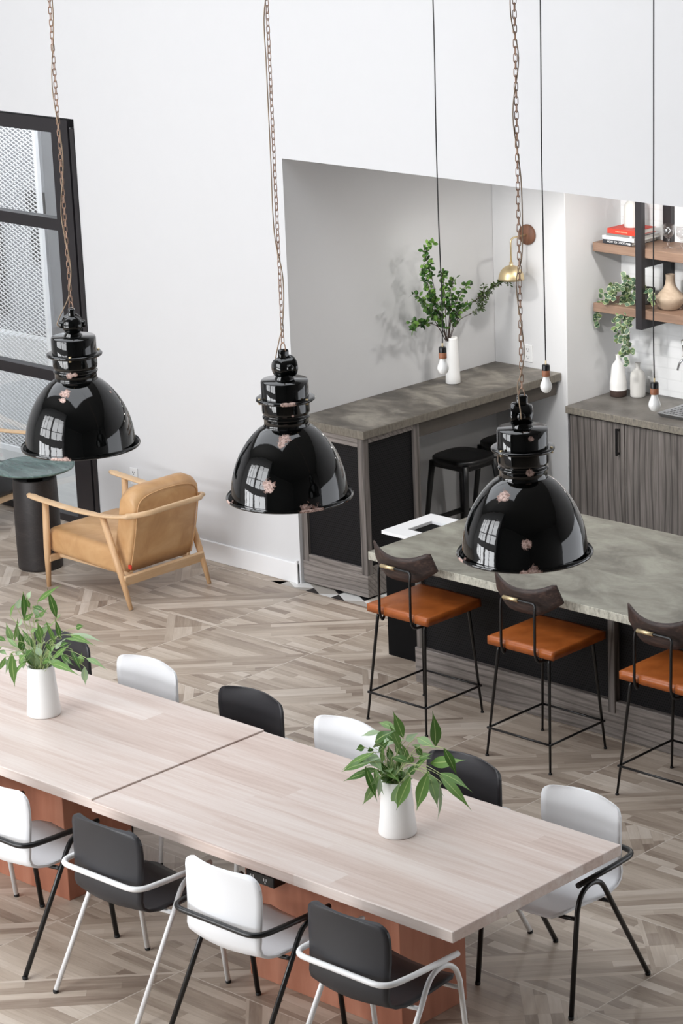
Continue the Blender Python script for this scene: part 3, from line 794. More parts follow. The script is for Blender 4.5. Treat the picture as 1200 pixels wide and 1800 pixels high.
# ------------------------------------------------------------------ leaf tools
def leaf(bm, a, b, w, nrm, fold=0.12, droop=0.0, n=6, prof=None):
    """blade from a to b, half width w, facing nrm; uv u across, v along"""
    uvl = bm.loops.layers.uv.verify()
    a, b = Vector(a), Vector(b); d = b - a; L_ = d.length
    if L_ < 1e-5: return
    T = d / L_; Nn = Vector(nrm); Nn = (Nn - T * Nn.dot(T))
    Nn = Nn.normalized() if Nn.length > 1e-4 else T.orthogonal().normalized()
    B = T.cross(Nn); rows = []
    prof = prof or (0.04, 0.62, 0.98, 0.92, 0.62, 0.28, 0.0)
    n = len(prof) - 1
    for i in range(n + 1):
        t_ = i / n; c = a + d * t_ + Nn * (math.sin(math.pi * t_) * droop * L_)
        hw = w * prof[i]
        rows.append((bm.verts.new(c + B * hw + Nn * fold * hw), bm.verts.new(c), bm.verts.new(c - B * hw + Nn * fold * hw), t_))
    for r0, r1 in zip(rows, rows[1:]):
        for q, (u0, u1) in ((0, (0.0, 0.5)), (1, (0.5, 1.0))):
            f = bm.faces.new((r0[q], r0[q + 1], r1[q + 1], r1[q])); f.smooth = True
            for lp, uv in zip(f.loops, ((u0, r0[3]), (u1, r0[3]), (u1, r1[3]), (u0, r1[3]))): lp[uvl].uv = uv
ROUND = (0.15, 0.72, 1.0, 1.0, 0.72, 0.0)
OVAL = (0.05, 0.75, 1.0, 0.85, 0.0)
TOCAM = Vector((0.72, -0.62, 0.32)).normalized()

# trailing plant on the lower shelf
random.seed(5)
t = thing('trailing_plant', 'trailing plant with round variegated leaves spilling over the lower shelf', 'plant', (-1.21, 4.16, 1.5045))
bm = BM(); lathe(bm, [(0, 0), (0.055, 0), (0.062, 0.01), (0.072, 0.10), (0.068, 0.10), (0.06, 0.085), (0, 0.085)], seg=24); obj('pot', bm, 'pot', t)
bmL, bmS = BM(), BM(); org = Vector(t.location)
vines = [[(1107, 515), (1085, 512), (1062, 530), (1050, 552), (1044, 568)], [(1108, 508), (1080, 500), (1060, 515), (1056, 545), (1050, 560)],
         [(1110, 520), (1096, 535), (1090, 560), (1094, 590), (1096, 620), (1098, 640)], [(1112, 520), (1102, 540), (1100, 570), (1100, 600), (1100, 625)],
         [(1110, 510), (1097, 522), (1086, 552), (1084, 580), (1090, 605)], [(1112, 512), (1110, 500), (1118, 495), (1120, 505)],
         [(1110, 505), (1095, 505), (1078, 515), (1070, 530)], [(1115, 515), (1108, 530), (1106, 560), (1104, 580)], [(1116, 515), (1132, 510), (1142, 518), (1144, 535)],
         [(1113, 500), (1104, 492), (1100, 486)], [(1112, 518), (1100, 545), (1104, 560), (1110, 552)], [(1108, 512), (1090, 508), (1074, 505)], [(1116, 530), (1100, 560), (1103, 600), (1108, 622)]]
for vi, vn in enumerate(vines):
    yv = 4.02 + random.uniform(-0.06, 0.03)
    pts = [at(u, v, 4.14 + (yv - 4.14) * min(1, k / 2)) - org for k, (u, v) in enumerate(vn)]
    cv = curve(pts, 6); tube(bmS, cv, 0.0015, 4)
    acc = 0
    for p, q in zip(cv, cv[1:]):
        acc += (q - p).length
        if acc > 0.021:
            acc = 0
            for s_ in (0, 1):
                side = Vector((random.uniform(-1, 1), random.uniform(-0.6, 0.4), random.uniform(-0.5, 0.6))).normalized()
                a = q + side * 0.004; b = a + side * random.uniform(0.032, 0.042)
                leaf(bmL, a, b, random.uniform(0.0155, 0.021), TOCAM + Vector((random.uniform(-.5, .5), random.uniform(-.5, .5), random.uniform(-.3, .6))), 0.1, 0.05, prof=ROUND)
obj('leaves', bmL, 'peperomia', t); obj('stems', bmS, 'green_stem', t)

# ================================================================== SCONCE, OUTLETS
t = thing('wall_sconce', 'brass dome wall sconce on a round wooden plate, on the white column', 'lamp', (-1.832, 3.73, 1.96))
bm = BM(); lathe(bm, [(0, 0), (0.066, 0), (0.067, 0.004), (0.067, 0.018), (0.064, 0.022), (0, 0.022)], seg=32)
bm.transform(Matrix.Rotation(math.pi / 2, 4, 'X')); obj('wall_plate', bm, 'disc_wood', t)
bm = BM(); tube(bm, fillet([(0, -0.02, 0), (0, -0.175, 0), (0, -0.175, -0.165)], 0.035, 6), 0.0058, 10); obj('arm', bm, 'brass', t)
bm = BM(); prof = [(0.085 * math.cos(a), 0.085 * math.sin(a) * 1.12) for a in [k * math.pi / 2 / 10 for k in range(11)]]
prof = [(0.083, 0.0)] + prof; prof[-1] = (0.012, prof[-1][1]); prof += [(0.012, 0.115), (0.0, 0.115)]
lathe(bm, prof, (0, -0.175, -0.27), 32); lathe(bm, [(0.0, 0.088), (0.05, 0.075), (0.081, 0.01), (0.084, 0.0)], (0, -0.175, -0.27), 32); obj('shade', bm, 'brass', t)
bm = BM(); lathe(bm, [(0, -0.022), (0.02, -0.017), (0.03, 0.0), (0.028, 0.02), (0.0, 0.045)], (0, -0.175, -0.262), 20); obj('bulb', bm, 'bulb', t)

def outlet(name, loc, label, dark=False):
    t = thing(name, label, 'outlet', loc)
    bm = BM(); rbox(bm, -0.036, 0.036, -0.007, 0.0, -0.058, 0.058, 0.003, 2); obj('plate', bm, 'plate', t)
    for zz in (-0.028, 0.022):
        bm = BM()
        box(bm, -0.012, -0.008, -0.0078, -0.007, zz, zz + 0.012); box(bm, 0.006, 0.01, -0.0078, -0.007, zz, zz + 0.012); box(bm, -0.003, 0.003, -0.0078, -0.007, zz - 0.01, zz - 0.004)
        obj('socket', bm, 'socket_slot', t)
outlet('wall_outlet', (-1.845, 3.73, 1.165), 'white wall outlet on the column above the high counter')
outlet('wall_outlet', (-3.66, WY, 0.445), 'white wall outlet low on the white wall behind the tan armchair')

# ================================================================== TALL VASE WITH BRANCHES
VB = Vector((-1.996, 3.101, 1.0725))
VB.x = -1.955
bm = BM(); lathe(bm, [(0, 0), (0.046, 0), (0.049, 0.005), (0.047, 0.05), (0.041, 0.16), (0.035, 0.29), (0.034, 0.302), (0.031, 0.302), (0.031, 0.27), (0.0, 0.26)], seg=32)
v = tag(obj('tall_vase', bm, 'ceramic'), 'tall tapered white vase on the dark high counter', 'vase'); v.location = VB
random.seed(11)
t = thing('leafy_branches', 'spray of thin branches with small green leaves in the tall white vase', 'plant', VB + Vector((0, 0, 0.03)))
org = Vector(t.location); bmS, bmL, bmL2 = BM(), BM(), BM()
br = [([(786, 600), (770, 540), (757, 480), (748, 450), (746, 435), (760, 428)], 0.0, 1, 0.35), ([(786, 600), (765, 545), (752, 500), (742, 470)], 0.05, 1, .3),
      ([(784, 600), (762, 560), (745, 530), (728, 516)], -0.04, 1, .3), ([(784, 600), (770, 575), (750, 567), (735, 566), (722, 567)], -.05, 1, .45), ([(750, 567), (735, 572), (726, 580)], -.05, 1, .1),
      ([(786, 600), (782, 540), (780, 500), (776, 475)], .03, 1, .3), ([(787, 600), (790, 550), (792, 510), (800, 490)], .02, 1, .3), ([(788, 600), (795, 550), (810, 515), (825, 495)], -.03, 1, .4),
      ([(788, 600), (792, 560), (808, 545), (822, 535)], -.06, 1, .3), ([(790, 598), (800, 570), (812, 548), (835, 528), (862, 508), (885, 492), (895, 500)], -.02, 2, .55),
      ([(800, 575), (808, 562), (830, 550), (850, 540)], -.04, 2, .6), ([(835, 528), (848, 515), (850, 500)], 0, 2, .2), ([(840, 525), (855, 520), (862, 515)], .03, 2, .1),
      ([(862, 508), (880, 492), (890, 482)], 0, 2, .1), ([(784, 600), (776, 560), (765, 530), (755, 515)], .04, 1, .25), ([(788, 600), (800, 560), (806, 540)], .03, 1, .3), ([(786, 600), (778, 570), (768, 555), (755, 550)], .02, 1, .2), ([(840, 532), (846, 540), (850, 535)], .02, 2, .1), ([(832, 530), (842, 530), (856, 528)], -.02, 2, .1)]
for pts2, dy, kind, t0 in br:
    n_ = len(pts2)
    pts3 = [atx(u, v_, VB.x - 0.3 * dy * min(1, k / 2)) - org for k, (u, v_) in enumerate(pts2)]
    cv = curve(pts3, 8); N_ = len(cv)
    tube(bmS, cv, [0.0028 * (1 - 0.6 * k / N_) for k in range(N_)], 5)
    acc = 0
    for i in range(int(N_ * t0), N_ - 1):
        acc += (cv[i + 1] - cv[i]).length
        step = 0.0085 if kind == 1 else 0.006
        while acc > step:
            acc -= step; p = cv[i + 1]
            for s_ in (-1, 1):
                side = Vector((random.uniform(-1, 1), random.uniform(-1, 1), random.uniform(-0.7, 0.9))).normalized()
                if kind == 1: leaf(bmL, p + side * 0.006, p + side * random.uniform(0.03, 0.046), random.uniform(0.0095, 0.0135), Vector((random.uniform(-1, 1), -1, random.uniform(-.2, 1.2))), 0.1, 0.05, prof=OVAL)
                else: leaf(bmL2, p + side * 0.004, p + side * random.uniform(0.018, 0.034), random.uniform(0.0035, 0.0055), Vector((random.uniform(-1, 1), -1, random.uniform(-.2, 1.2))), 0.1, 0.0, prof=OVAL)
obj('stems', bmS, 'bark', t); obj('oval_leaves', bmL, 'small_leaf', t)
obj('fine_leaves', bmL2, m_leaf('fine_olive_leaf', srgb(44, 62, 34), srgb(70, 92, 48), srgb(104, 126, 66), srgb(80, 104, 58)), t)

# ================================================================== BLACK STOOLS UNDER HIGH COUNTER
def black_stool(loc, rz, label):
    t = thing('black_stool', label, 'stool', loc, rz, 'black stools under the high counter')
    bm = BM(); n_ = 36; rings = []
    for zz, sc in ((0.592, 0.93), (0.598, 0.98), (0.612, 1.0), (0.626, 0.985), (0.631, 0.94), (0.627, 0.5)):
        ring = []
        for k in range(n_):
            a = 2 * math.pi * k / n_; c_, s_ = math.cos(a), math.sin(a)
            p = 3.2; r = 0.178 / ((abs(c_) ** p + abs(s_) ** p) ** (1 / p))
            ring.append(bm.verts.new((c_ * r * sc, s_ * r * sc, zz)))
        rings.append(ring)
    for A, B in zip(rings, rings[1:]):
        for k in range(n_):
            f = bm.faces.new((A[k], A[(k + 1) % n_], B[(k + 1) % n_], B[k])); f.smooth = True
    bm.faces.new(rings[0][::-1]); bm.faces.new(rings[-1]); obj('seat', bm, 'black_stool', t)
    for sx in (-1, 1):
        for sy in (-1, 1):
            bm = BM(); tube(bm, [(sx * 0.14, sy * 0.14, 0.60), (sx * 0.15, sy * 0.15, 0.5), (sx * 0.19, sy * 0.19, 0.0)], [0.025, 0.021, 0.015], 10, ry=[0.02, 0.018, 0.013]); obj('leg', bm, 'black_stool', t)
    for (a, b) in (((-1, -1), (1, -1)), ((1, -1), (1, 1)), ((1, 1), (-1, 1)), ((-1, 1), (-1, -1))):
        bm = BM(); k = 0.174; rbox(bm, min(a[0], b[0]) * k - 0.009, max(a[0], b[0]) * k + 0.009, min(a[1], b[1]) * k - 0.009, max(a[1], b[1]) * k + 0.009, 0.17, 0.205, 0.004, 1); obj('stretcher', bm, 'black_stool', t)
        bm = BM(); k = 0.142; rbox(bm, min(a[0], b[0]) * k - 0.009, max(a[0], b[0]) * k + 0.009, min(a[1], b[1]) * k - 0.009, max(a[1], b[1]) * k + 0.009, 0.562, 0.60, 0.004, 1); obj('seat_rail', bm, 'black_stool', t)
    return t
black_stool((-1.82, 3.03, 0), 0.0, 'black four-legged stool under the high counter, nearer the cabinet end')
black_stool((-1.82, 3.50, 0), 0.0, 'black stool at the column, half hidden behind the right pendant lamp')

# ================================================================== BAR STOOLS
def bar_stool(loc, label):
    t = thing('bar_stool', label, 'stool', loc, 0, 'leather bar stools along the island')
    bm = BM()
    # leather cushion with pressed channels at the back posts
    nx_, ny_ = 24, 20; hw, y0_, y1_ = 0.218, -0.195, 0.232; th = 0.042
    def H_(x, y):
        ch = 0
        for px_ in (-0.112, 0.112): ch += math.exp(-((x - px_) / 0.008) ** 2) * math.exp(-((y - y0_) / 0.05) ** 2)
        return 0.648 - 0.012 * ch + 0.004 * math.cos(x / hw * 1.4)
    top, bot = [], []
    def shape(i, j):
        x = -hw + 2 * hw * i / nx_; y = y0_ + (y1_ - y0_) * j / ny_
        for px_ in (-0.112, 0.112):
            if j == 0: y += 0.01 * math.exp(-((x - px_) / 0.01) ** 2)
        return x, y
    for j in range(ny_ + 1):
        top.append([bm.verts.new((*shape(i, j), H_(*shape(i, j)) )) for i in range(nx_ + 1)])
        bot.append([bm.verts.new((*shape(i, j), 0.648 - th)) for i in range(nx_ + 1)])
    for j in range(ny_):
        for i in range(nx_):
            f = bm.faces.new((top[j][i], top[j][i + 1], top[j + 1][i + 1], top[j + 1][i])); f.smooth = True
            bm.faces.new((bot[j][i], bot[j + 1][i], bot[j + 1][i + 1], bot[j][i + 1]))
    for i in range(nx_):
        bm.faces.new((top[0][i + 1], top[0][i], bot[0][i], bot[0][i + 1])); bm.faces.new((top[-1][i], top[-1][i + 1], bot[-1][i + 1], bot[-1][i]))
    for j in range(ny_):
        bm.faces.new((top[j][0], top[j + 1][0], bot[j + 1][0], bot[j][0])); bm.faces.new((top[j + 1][-1], top[j][-1], bot[j][-1], bot[j + 1][-1]))
    es = [e for e in bm.edges if len(e.link_faces) == 2 and e.calc_face_angle(0) > 0.8]
    bmesh.ops.bevel(bm, geom=es, offset=0.008, segments=3, profile=0.5, affect='EDGES')
    for f in bm.faces: f.smooth = True
    s_ = obj('seat', bm, 'cognac', t)
    # backrest plate: bowed board with horned corners
    bm = BM(); N_ = 22; rowsF = []; th = 0.009
    for i in range(N_ + 1):
        q = -1 + 2 * i / N_; aq = abs(q)
        x = q * 0.222
        ztop = 0.948 + 0.052 * min(1, aq / 0.9) ** 2.2
        zbot = 0.812 + 0.012 * aq ** 2 + 0.065 * max(0, (aq - 0.45) / 0.55) ** 1.3
        if aq > 0.9: ztop = 1.0 - (aq - 0.9) / 0.1 * 0.105
        col_ = []
        for k in range(6):
            z_ = zbot + (ztop - zbot) * k / 5
            y = -0.182 + 0.075 * q * q - (z_ - 0.87) * 0.22
            col_.append((x, y, z_))
        rowsF.append(col_)
    F = [[bm.verts.new(p) for p in c] for c in rowsF]; G = [[bm.verts.new((p[0], p[1] + th, p[2])) for p in c] for c in rowsF]
    for i in range(N_):
        for k in range(5):
            f = bm.faces.new((F[i][k], F[i + 1][k], F[i + 1][k + 1], F[i][k + 1])); f.smooth = True
            f = bm.faces.new((G[i][k + 1], G[i + 1][k + 1], G[i + 1][k], G[i][k])); f.smooth = True
        bm.faces.new((F[i][5], F[i + 1][5], G[i + 1][5], G[i][5])); bm.faces.new((G[i][0], G[i + 1][0], F[i + 1][0], F[i][0]))
    for i in (0, N_):
        for k in range(5): bm.faces.new((F[i][k], F[i][k + 1], G[i][k + 1], G[i][k]))
    obj('backrest', bm, 'walnut_dark', t, recalc=True)
    # back tube: from under the seat up each side and across behind the plate
    bm = BM()
    pts = [(-0.17, -0.10, 0.588), (-0.112, -0.19, 0.572), (-0.112, -0.21, 0.62), (-0.112, -0.207, 0.84), (-0.112, -0.20, 0.885), (0.112, -0.20, 0.885), (0.112, -0.207, 0.84), (0.112, -0.21, 0.62), (0.112, -0.19, 0.572), (0.17, -0.10, 0.588)]
    tube(bm, fillet(pts, 0.03, 6), 0.0072, 10); obj('back_frame', bm, 'black_metal', t)
    bm = BM(); tube(bm, [(-0.10, -0.2, 0.885), (0.0, -0.2, 0.885)], 0.0105, 12)
    obj('brass_sleeve', bm, 'brass', t, label='brass sleeve on the back frame')
    # side frames: leg, under-seat rail, leg
    for sx in (-1, 1):
        bm = BM(); a = [(sx * 0.168, -0.165, 0.594), (sx * 0.168, 0.185, 0.594)]; tube(bm, a, 0.0078, 10); obj('seat_rail', bm, 'black_metal', t)
        for sy in (-1, 1):
            ty = -0.165 if sy < 0 else 0.185
            bm = BM(); p = fillet([(sx * 0.168, ty - sy * 0.04, 0.595), (sx * 0.168, ty, 0.592), (sx * 0.213, sy * 0.224, 0.008)], 0.03, 6)
            N_ = len(p); tube(bm, p, [0.0092 if k < N_ - 1 else 0.0062 for k in range(N_)], 10)
            lg = obj('leg', bm, 'black_metal', t)
            bm = BM(); lathe(bm, [(0, 0), (0.0095, 0), (0.0095, 0.006), (0.006, 0.011), (0, 0.011)], (sx * 0.2135, sy * 0.2245, 0), 12); obj('foot', bm, 'rubber', lg)
    k = 0.155; f_ = (0.592 - k) / 0.584
    rxq = 0.168 + 0.045 * f_; yf = -0.165 - 0.059 * f_; yb = 0.185 + 0.039 * f_
    for (a, b) in (((-rxq, yf), (rxq, yf)), ((rxq, yf), (rxq, yb)), ((rxq, yb), (-rxq, yb)), ((-rxq, yb), (-rxq, yf))):
        A, B = Vector((*a, k)), Vector((*b, k)); d = (B - A).normalized() * 0.012
        off = Vector((sgn(A.x) * 0.007 if a[0] == b[0] else 0, sgn(A.y) * 0.007 if a[1] == b[1] else 0, 0))
        bm = BM(); tube(bm, [A - d + off, B + d + off], 0.0062, 8); obj('footrest', bm, 'black_metal', t)
    return t
st = bar_stool((0.035, 0.606, 0), 'leftmost of the bar stools, cognac leather seat, nearest the waste bin')
dup(st, (0.892, 0.600, 0), 0, 'middle of the three cognac leather bar stools at the island')
dup(st, (1.752, 0.600, 0), 0, 'bar stool with cognac leather seat cut by the right photo edge')

# ================================================================== DINING CHAIRS
def chair_shell():
    bm = BM(); prof = [(-0.168, 0.812), (-0.167, 0.808), (-0.166, 0.800), (-0.164, 0.787), (-0.162, 0.765), (-0.16, 0.72), (-0.161, 0.66), (-0.165, 0.60), (-0.170, 0.54), (-0.168, 0.50), (-0.150, 0.465), (-0.115, 0.447), (-0.06, 0.44), (0.02, 0.441), (0.10, 0.446), (0.17, 0.448), (0.225, 0.442), (0.265, 0.428), (0.292, 0.408)]
    W_ = [0.158, 0.180, 0.195, 0.206, 0.213, 0.215, 0.214, 0.21, 0.209, 0.209, 0.21, 0.213, 0.216, 0.218, 0.216, 0.21, 0.198, 0.165]
    n_ = 16; F = []; G = []
    P2 = [Vector((0, p[0], p[1])) for p in prof]; T, _ = frame_dirs(P2)
    for i, (p, w, tt) in enumerate(zip(P2, W_, T)):
        nrm = Vector((0, -tt.z, tt.y)); # points to sitter side
        if nrm.dot(Vector((0, 1, 1))) < 0: nrm = -nrm
        r1_, r2_ = [], []
        for k in range(n_ + 1):
            q = -1 + 2 * k / n_
            bow = 0.034 if i < 9 else (0.034 + (0.012 - 0.034) * min(1, (i - 8) / 4))
            base = p + Vector((q * w, 0, 0)) + nrm * bow * q * q
            base.z -= 0.014 * q * q * max(0, 1 - (0.812 - p.z) / 0.15)
            r1_.append(bm.verts.new(base)); r2_.append(bm.verts.new(base - nrm * 0.011))
        F.append(r1_); G.append(r2_)
    R_ = len(F)
    for i in range(R_ - 1):
        for k in range(n_):
            for Q, flip in ((F, 0), (G, 1)):
                v4 = (Q[i][k], Q[i][k + 1], Q[i + 1][k + 1], Q[i + 1][k])
                f = bm.faces.new(v4[::-1] if flip else v4); f.smooth = True
    for i in range(R_ - 1):
        for k in (0, n_):
            f = bm.faces.new((F[i][k], F[i + 1][k], G[i + 1][k], G[i][k])); f.smooth = False
    for i in (0, R_ - 1):
        for k in range(n_): bm.faces.new((F[i][k], F[i][k + 1], G[i][k + 1], G[i][k]))
    bmesh.ops.recalc_face_normals(bm, faces=bm.faces[:])
    return bm
def dining_chair(loc, rz, shell, metal, label):
    t = thing('dining_chair', label, 'chair', loc, rz, 'shell armchairs around the long tables')
    obj('shell', chair_shell(), shell, t)
    r = 0.0112
    for sx in (-1, 1):
        X = sx * 0.255
        bm = BM()
        ptsA = fillet([(X, 0.255, 0.012), (X * 0.985, 0.192, 0.50), (X * 0.98, 0.14, 0.565)], 0.05, 5)[:-1] + \
               curve([(X * 0.98, 0.17, 0.532), (X * 0.98, 0.125, 0.5585), (X * 0.98, 0.08, 0.561), (X * 0.98, 0.04, 0.54), (X * 0.98, 0.015, 0.495)], 5) + [Vector((X, -0.255, 0.012))]
        q0 = [Vector((X, 0.257, 0.012)), Vector((X * 0.99, 0.206, 0.46))]
        q1 = curve([(X * 0.99, 0.206, 0.46), (X * 0.985, 0.185, 0.515), (X * 0.98, 0.145, 0.549), (X * 0.98, 0.095, 0.556), (X * 0.98, 0.05, 0.538), (X * 0.98, 0.018, 0.497), (X * 0.985, -0.01, 0.445)], 5)
        tube(bm, q0 + q1[1:] + [Vector((X, -0.257, 0.012))], r, 12)
        fr = obj('leg_frame', bm, metal, t)
        for fy in (0.258, -0.258):
            bm = BM(); lathe(bm, [(0, 0), (0.011, 0), (0.0122, 0.004), (0.0122, 0.014), (0, 0.014)], (X, fy, 0), 14); obj('foot_cap', bm, 'rubber', fr)
    bm = BM(); X = 0.252
    pts = [(-X, 0.20, 0.578), (-X, -0.05, 0.583), (-X + 0.008, -0.2, 0.586), (X - 0.008, -0.2, 0.586), (X, -0.05, 0.583), (X, 0.20, 0.578)]
    pp = [Vector(pts[0])] + fillet(pts[1:5], 0.10, 9)[0:1] + fillet([pts[1], pts[2], pts[3], pts[4]], 0.10, 9)[1:] + [Vector(pts[5])]
    tube(bm, pp, 0.0122, 12); obj('armrest', bm, metal, t)
    for fy in (-0.02, 0.205):
        bm = BM(); tube(bm, fillet([(-0.248, fy, 0.43), (-0.18, fy, 0.421), (0.18, fy, 0.421), (0.248, fy, 0.43)], 0.03, 4), 0.0095, 8); obj('crossbar', bm, metal, t)
    return t
NY, FY = -2.503, -1.345
protoW = dining_chair((0.537, NY, 0), 0, 'white_shell', 'black_metal', 'white shell chair with black frame on the near side, cut by the left photo edge')
protoB = dining_chair((1.248, NY, 0), 0, 'dark_shell', 'white_metal', 'charcoal shell chair with white frame, nearest the gap between the tables')
dup(protoW, (1.94, NY, 0), 0, 'white shell chair with black frame between the two near charcoal chairs')
dup(protoB, (2.63, NY, 0), 0, 'charcoal shell chair with white frame at the near right table corner')
dup(protoB, (-0.155, NY, 0), 0, 'charcoal chair of which only a white leg shows at the left photo edge')
dup(protoW, (2.606, FY, 0), math.pi, 'white shell chair with black frame at the far right table corner')
dup(protoB, (1.95, FY, 0), math.pi, 'charcoal chair on the far side, directly behind the right vase of leaves')
dup(protoW, (1.252, FY, 0), math.pi, 'white chair on the far side, partly covered by the right plant leaves')
dup(protoB, (0.62, FY, 0), math.pi, 'charcoal chair on the far side beside the gap between the tables')
dup(protoW, (-0.10, FY, 0), math.pi, 'white chair on the far side of the left table')
dup(protoB, (-0.735, FY, 0), math.pi, 'charcoal chair on the far side, behind the left plant')

# ================================================================== TABLES
def table(name, x0, x1, y0, y1, bx0, bx1, label, thick=0.047, outlet_=False):
    t = thing(name, label, 'table', ((x0 + x1) / 2, (y0 + y1) / 2, 0), 0, 'long communal tables')
    bm = BM(); rbox(bm, x0, x1, y0, y1, 0.75 - thick, 0.75, 0.003, 2); part('tabletop', bm, 'table_wood', t)
    bm = BM(); rbox(bm, bx0, bx1, -2.126, -1.733, 0.0, 0.75 - thick - 0.001, 0.002, 1); part('pedestal', bm, 'copper', t, label='copper brown box pedestal')
    if outlet_:
        bm = BM(); rbox(bm, 1.60, 1.765, -2.20, -2.13, 0.492, 0.54, 0.003, 1)
        o = part('power_outlet', bm, 'black_metal', t, label='black power outlet box')
        bm = BM()
        for xx in (1.628, 1.705):
            box(bm, xx, xx + 0.004, -2.2012, -2.2, 0.512, 0.525); box(bm, xx + 0.014, xx + 0.018, -2.2012, -2.2, 0.512, 0.525); box(bm, xx + 0.006, xx + 0.012, -2.2012, -2.2, 0.502, 0.508)
        q = obj('outlet_slots', bm, 'plate', o)
    return t
table('communal_table', 0.922, 2.985, -2.443, -1.418, 1.515, 2.405, 'right communal table of pale pinkish wood on a copper brown pedestal', outlet_=True)
table('communal_table', -1.15, 0.905, -2.425, -1.402, -0.565, 0.331, 'left communal table of pale pinkish wood running out of the photo at left')

# ------------------------------------------------------------------ table vases and leafy stems
def cone_vase(loc, label):
    bm = BM(); lathe(bm, [(0, 0), (0.075, 0), (0.0785, 0.004), (0.079, 0.014), (0.073, 0.075), (0.0605, 0.232), (0.059, 0.238), (0.055, 0.238), (0.056, 0.2), (0.0, 0.18)], seg=48)
    o = tag(obj('cone_vase', bm, 'ceramic'), label, 'vase', 'white cone vases on the tables'); o.location = loc; return o
VR = Vector((2.185, -1.885, 0.7505)); VL = Vector((-0.055, -1.885, 0.7505))
cone_vase(VR, 'white conical vase on the right table in front of a charcoal chair'); cone_vase(VL, 'white conical vase on the left table')
def willow(base, origin_px, scale, leaves, label, seed):
    """leaves: (x0,y0,x1,y1,w) in a zoom of the photo; stems grow from the vase mouth to each leaf base"""
    random.seed(seed)
    t = thing('leaf_bouquet', label, 'plant', base + Vector((0, 0, 0.02))); org = Vector(t.location)
    bmL, bmS = BM(), BM(); mouth = base + Vector((0, 0, 0.235)) - org
    for i, (x0, y0, x1, y1, w) in enumerate(leaves):
        u0, v0, u1, v1 = origin_px[0] + x0 * scale, origin_px[1] + y0 * scale, origin_px[0] + x1 * scale, origin_px[1] + y1 * scale
        dy = random.uniform(-0.11, 0.10)
        if y1 > y0 + 40: dy = random.uniform(-0.14, -0.03)      # drooping leaves hang on the near side
        dy2 = dy + random.uniform(-0.03, 0.02)
        a = at(u0, v0, base.y + dy) - org; b = at(u1, v1, base.y + dy2) - org
        hw = w * scale * 0.0024
        b = a + (b - a) * 1.06
        leaf(bmL, a, b, hw, TOCAM + Vector((random.uniform(-.4, .4), random.uniform(-.3, .3), random.uniform(-.1, .7))), random.uniform(0.08, 0.28), random.uniform(0.03, 0.12), prof=(0.05, 0.5, 0.86, 1.0, 0.93, 0.68, 0.34, 0.1, 0.0))
        if i % 2 == 0:                                              # a second, shorter leaf lower on the stem
            c = a + (mouth - a) * random.uniform(0.15, 0.4) + Vector((0, 0, 0.012)); dr = (b - a) + Vector((random.uniform(-.04, .04), random.uniform(-.04, .04), random.uniform(-.01, .06)))
            leaf(bmL, c, c + dr * random.uniform(0.55, 0.8), hw * 0.85, TOCAM + Vector((random.uniform(-.6, .6), random.uniform(-.5, .5), random.uniform(-.1, .9))), 0.2, 0.08, prof=(0.05, 0.5, 0.86, 1.0, 0.93, 0.68, 0.34, 0.1, 0.0))
        m0 = mouth + Vector((random.uniform(-.03, .03), random.uniform(-.03, .03), -0.04))
        mid = (m0 + a) / 2 + Vector((0, 0, 0.03 + 0.1 * (a - m0).length))
        tube(bmS, curve([m0, mid, a, a + (b - a) * 0.15], 5), 0.0013, 5)
    # inner short leaves hiding the mouth
    for k in range(26):
        an = random.uniform(0, 6.28); a = mouth + Vector((math.cos(an) * 0.02, math.sin(an) * 0.02, 0.0))
        b = a + Vector((math.cos(an) * 0.06, math.sin(an) * 0.06, random.uniform(0.01, 0.10)))
        leaf(bmL, a, b, 0.014, TOCAM + Vector((0, 0, random.random())), 0.2, 0.08)
    obj('leaves', bmL, 'willow', t); obj('stems', bmS, 'green_stem', t); return t
right_leaves = [(525, 275, 462, 110, 30), (725, 325, 705, 112, 36), (390, 238, 268, 262, 20), (350, 300, 485, 225, 32), (485, 225, 375, 180, 24), (360, 318, 530, 285, 30), (345, 362, 152, 468, 22), (330, 420, 150, 482, 24),
    (340, 475, 160, 540, 26), (300, 365, 400, 490, 36), (290, 450, 360, 660, 24), (365, 510, 275, 680, 28), (285, 330, 232, 345, 22), (380, 520, 370, 640, 16), (420, 470, 500, 545, 34), (500, 555, 465, 720, 30), (570, 505, 485, 712, 34),
    (680, 480, 610, 715, 38), (690, 530, 735, 700, 30), (750, 490, 945, 605, 26), (745, 500, 940, 715, 30), (750, 540, 735, 775, 12), (690, 430, 905, 408, 36), (775, 335, 855, 505, 26), (610, 270, 730, 340, 28), (540, 290, 620, 240, 22),
    (450, 420, 430, 320, 22), (395, 425, 400, 320, 16), (560, 420, 505, 300, 16), (460, 390, 570, 430, 30), (620, 400, 700, 370, 22), (600, 470, 690, 390, 26), (500, 470, 480, 380, 22), (640, 380, 590, 320, 20), (340, 330, 420, 250, 20), (520, 380, 470, 320, 22), (560, 500, 620, 430, 22)]
willow(VR, (560, 1220), 1 / 3.5294, right_leaves, 'bunch of long green willow-like leaves in the right table vase', 3)
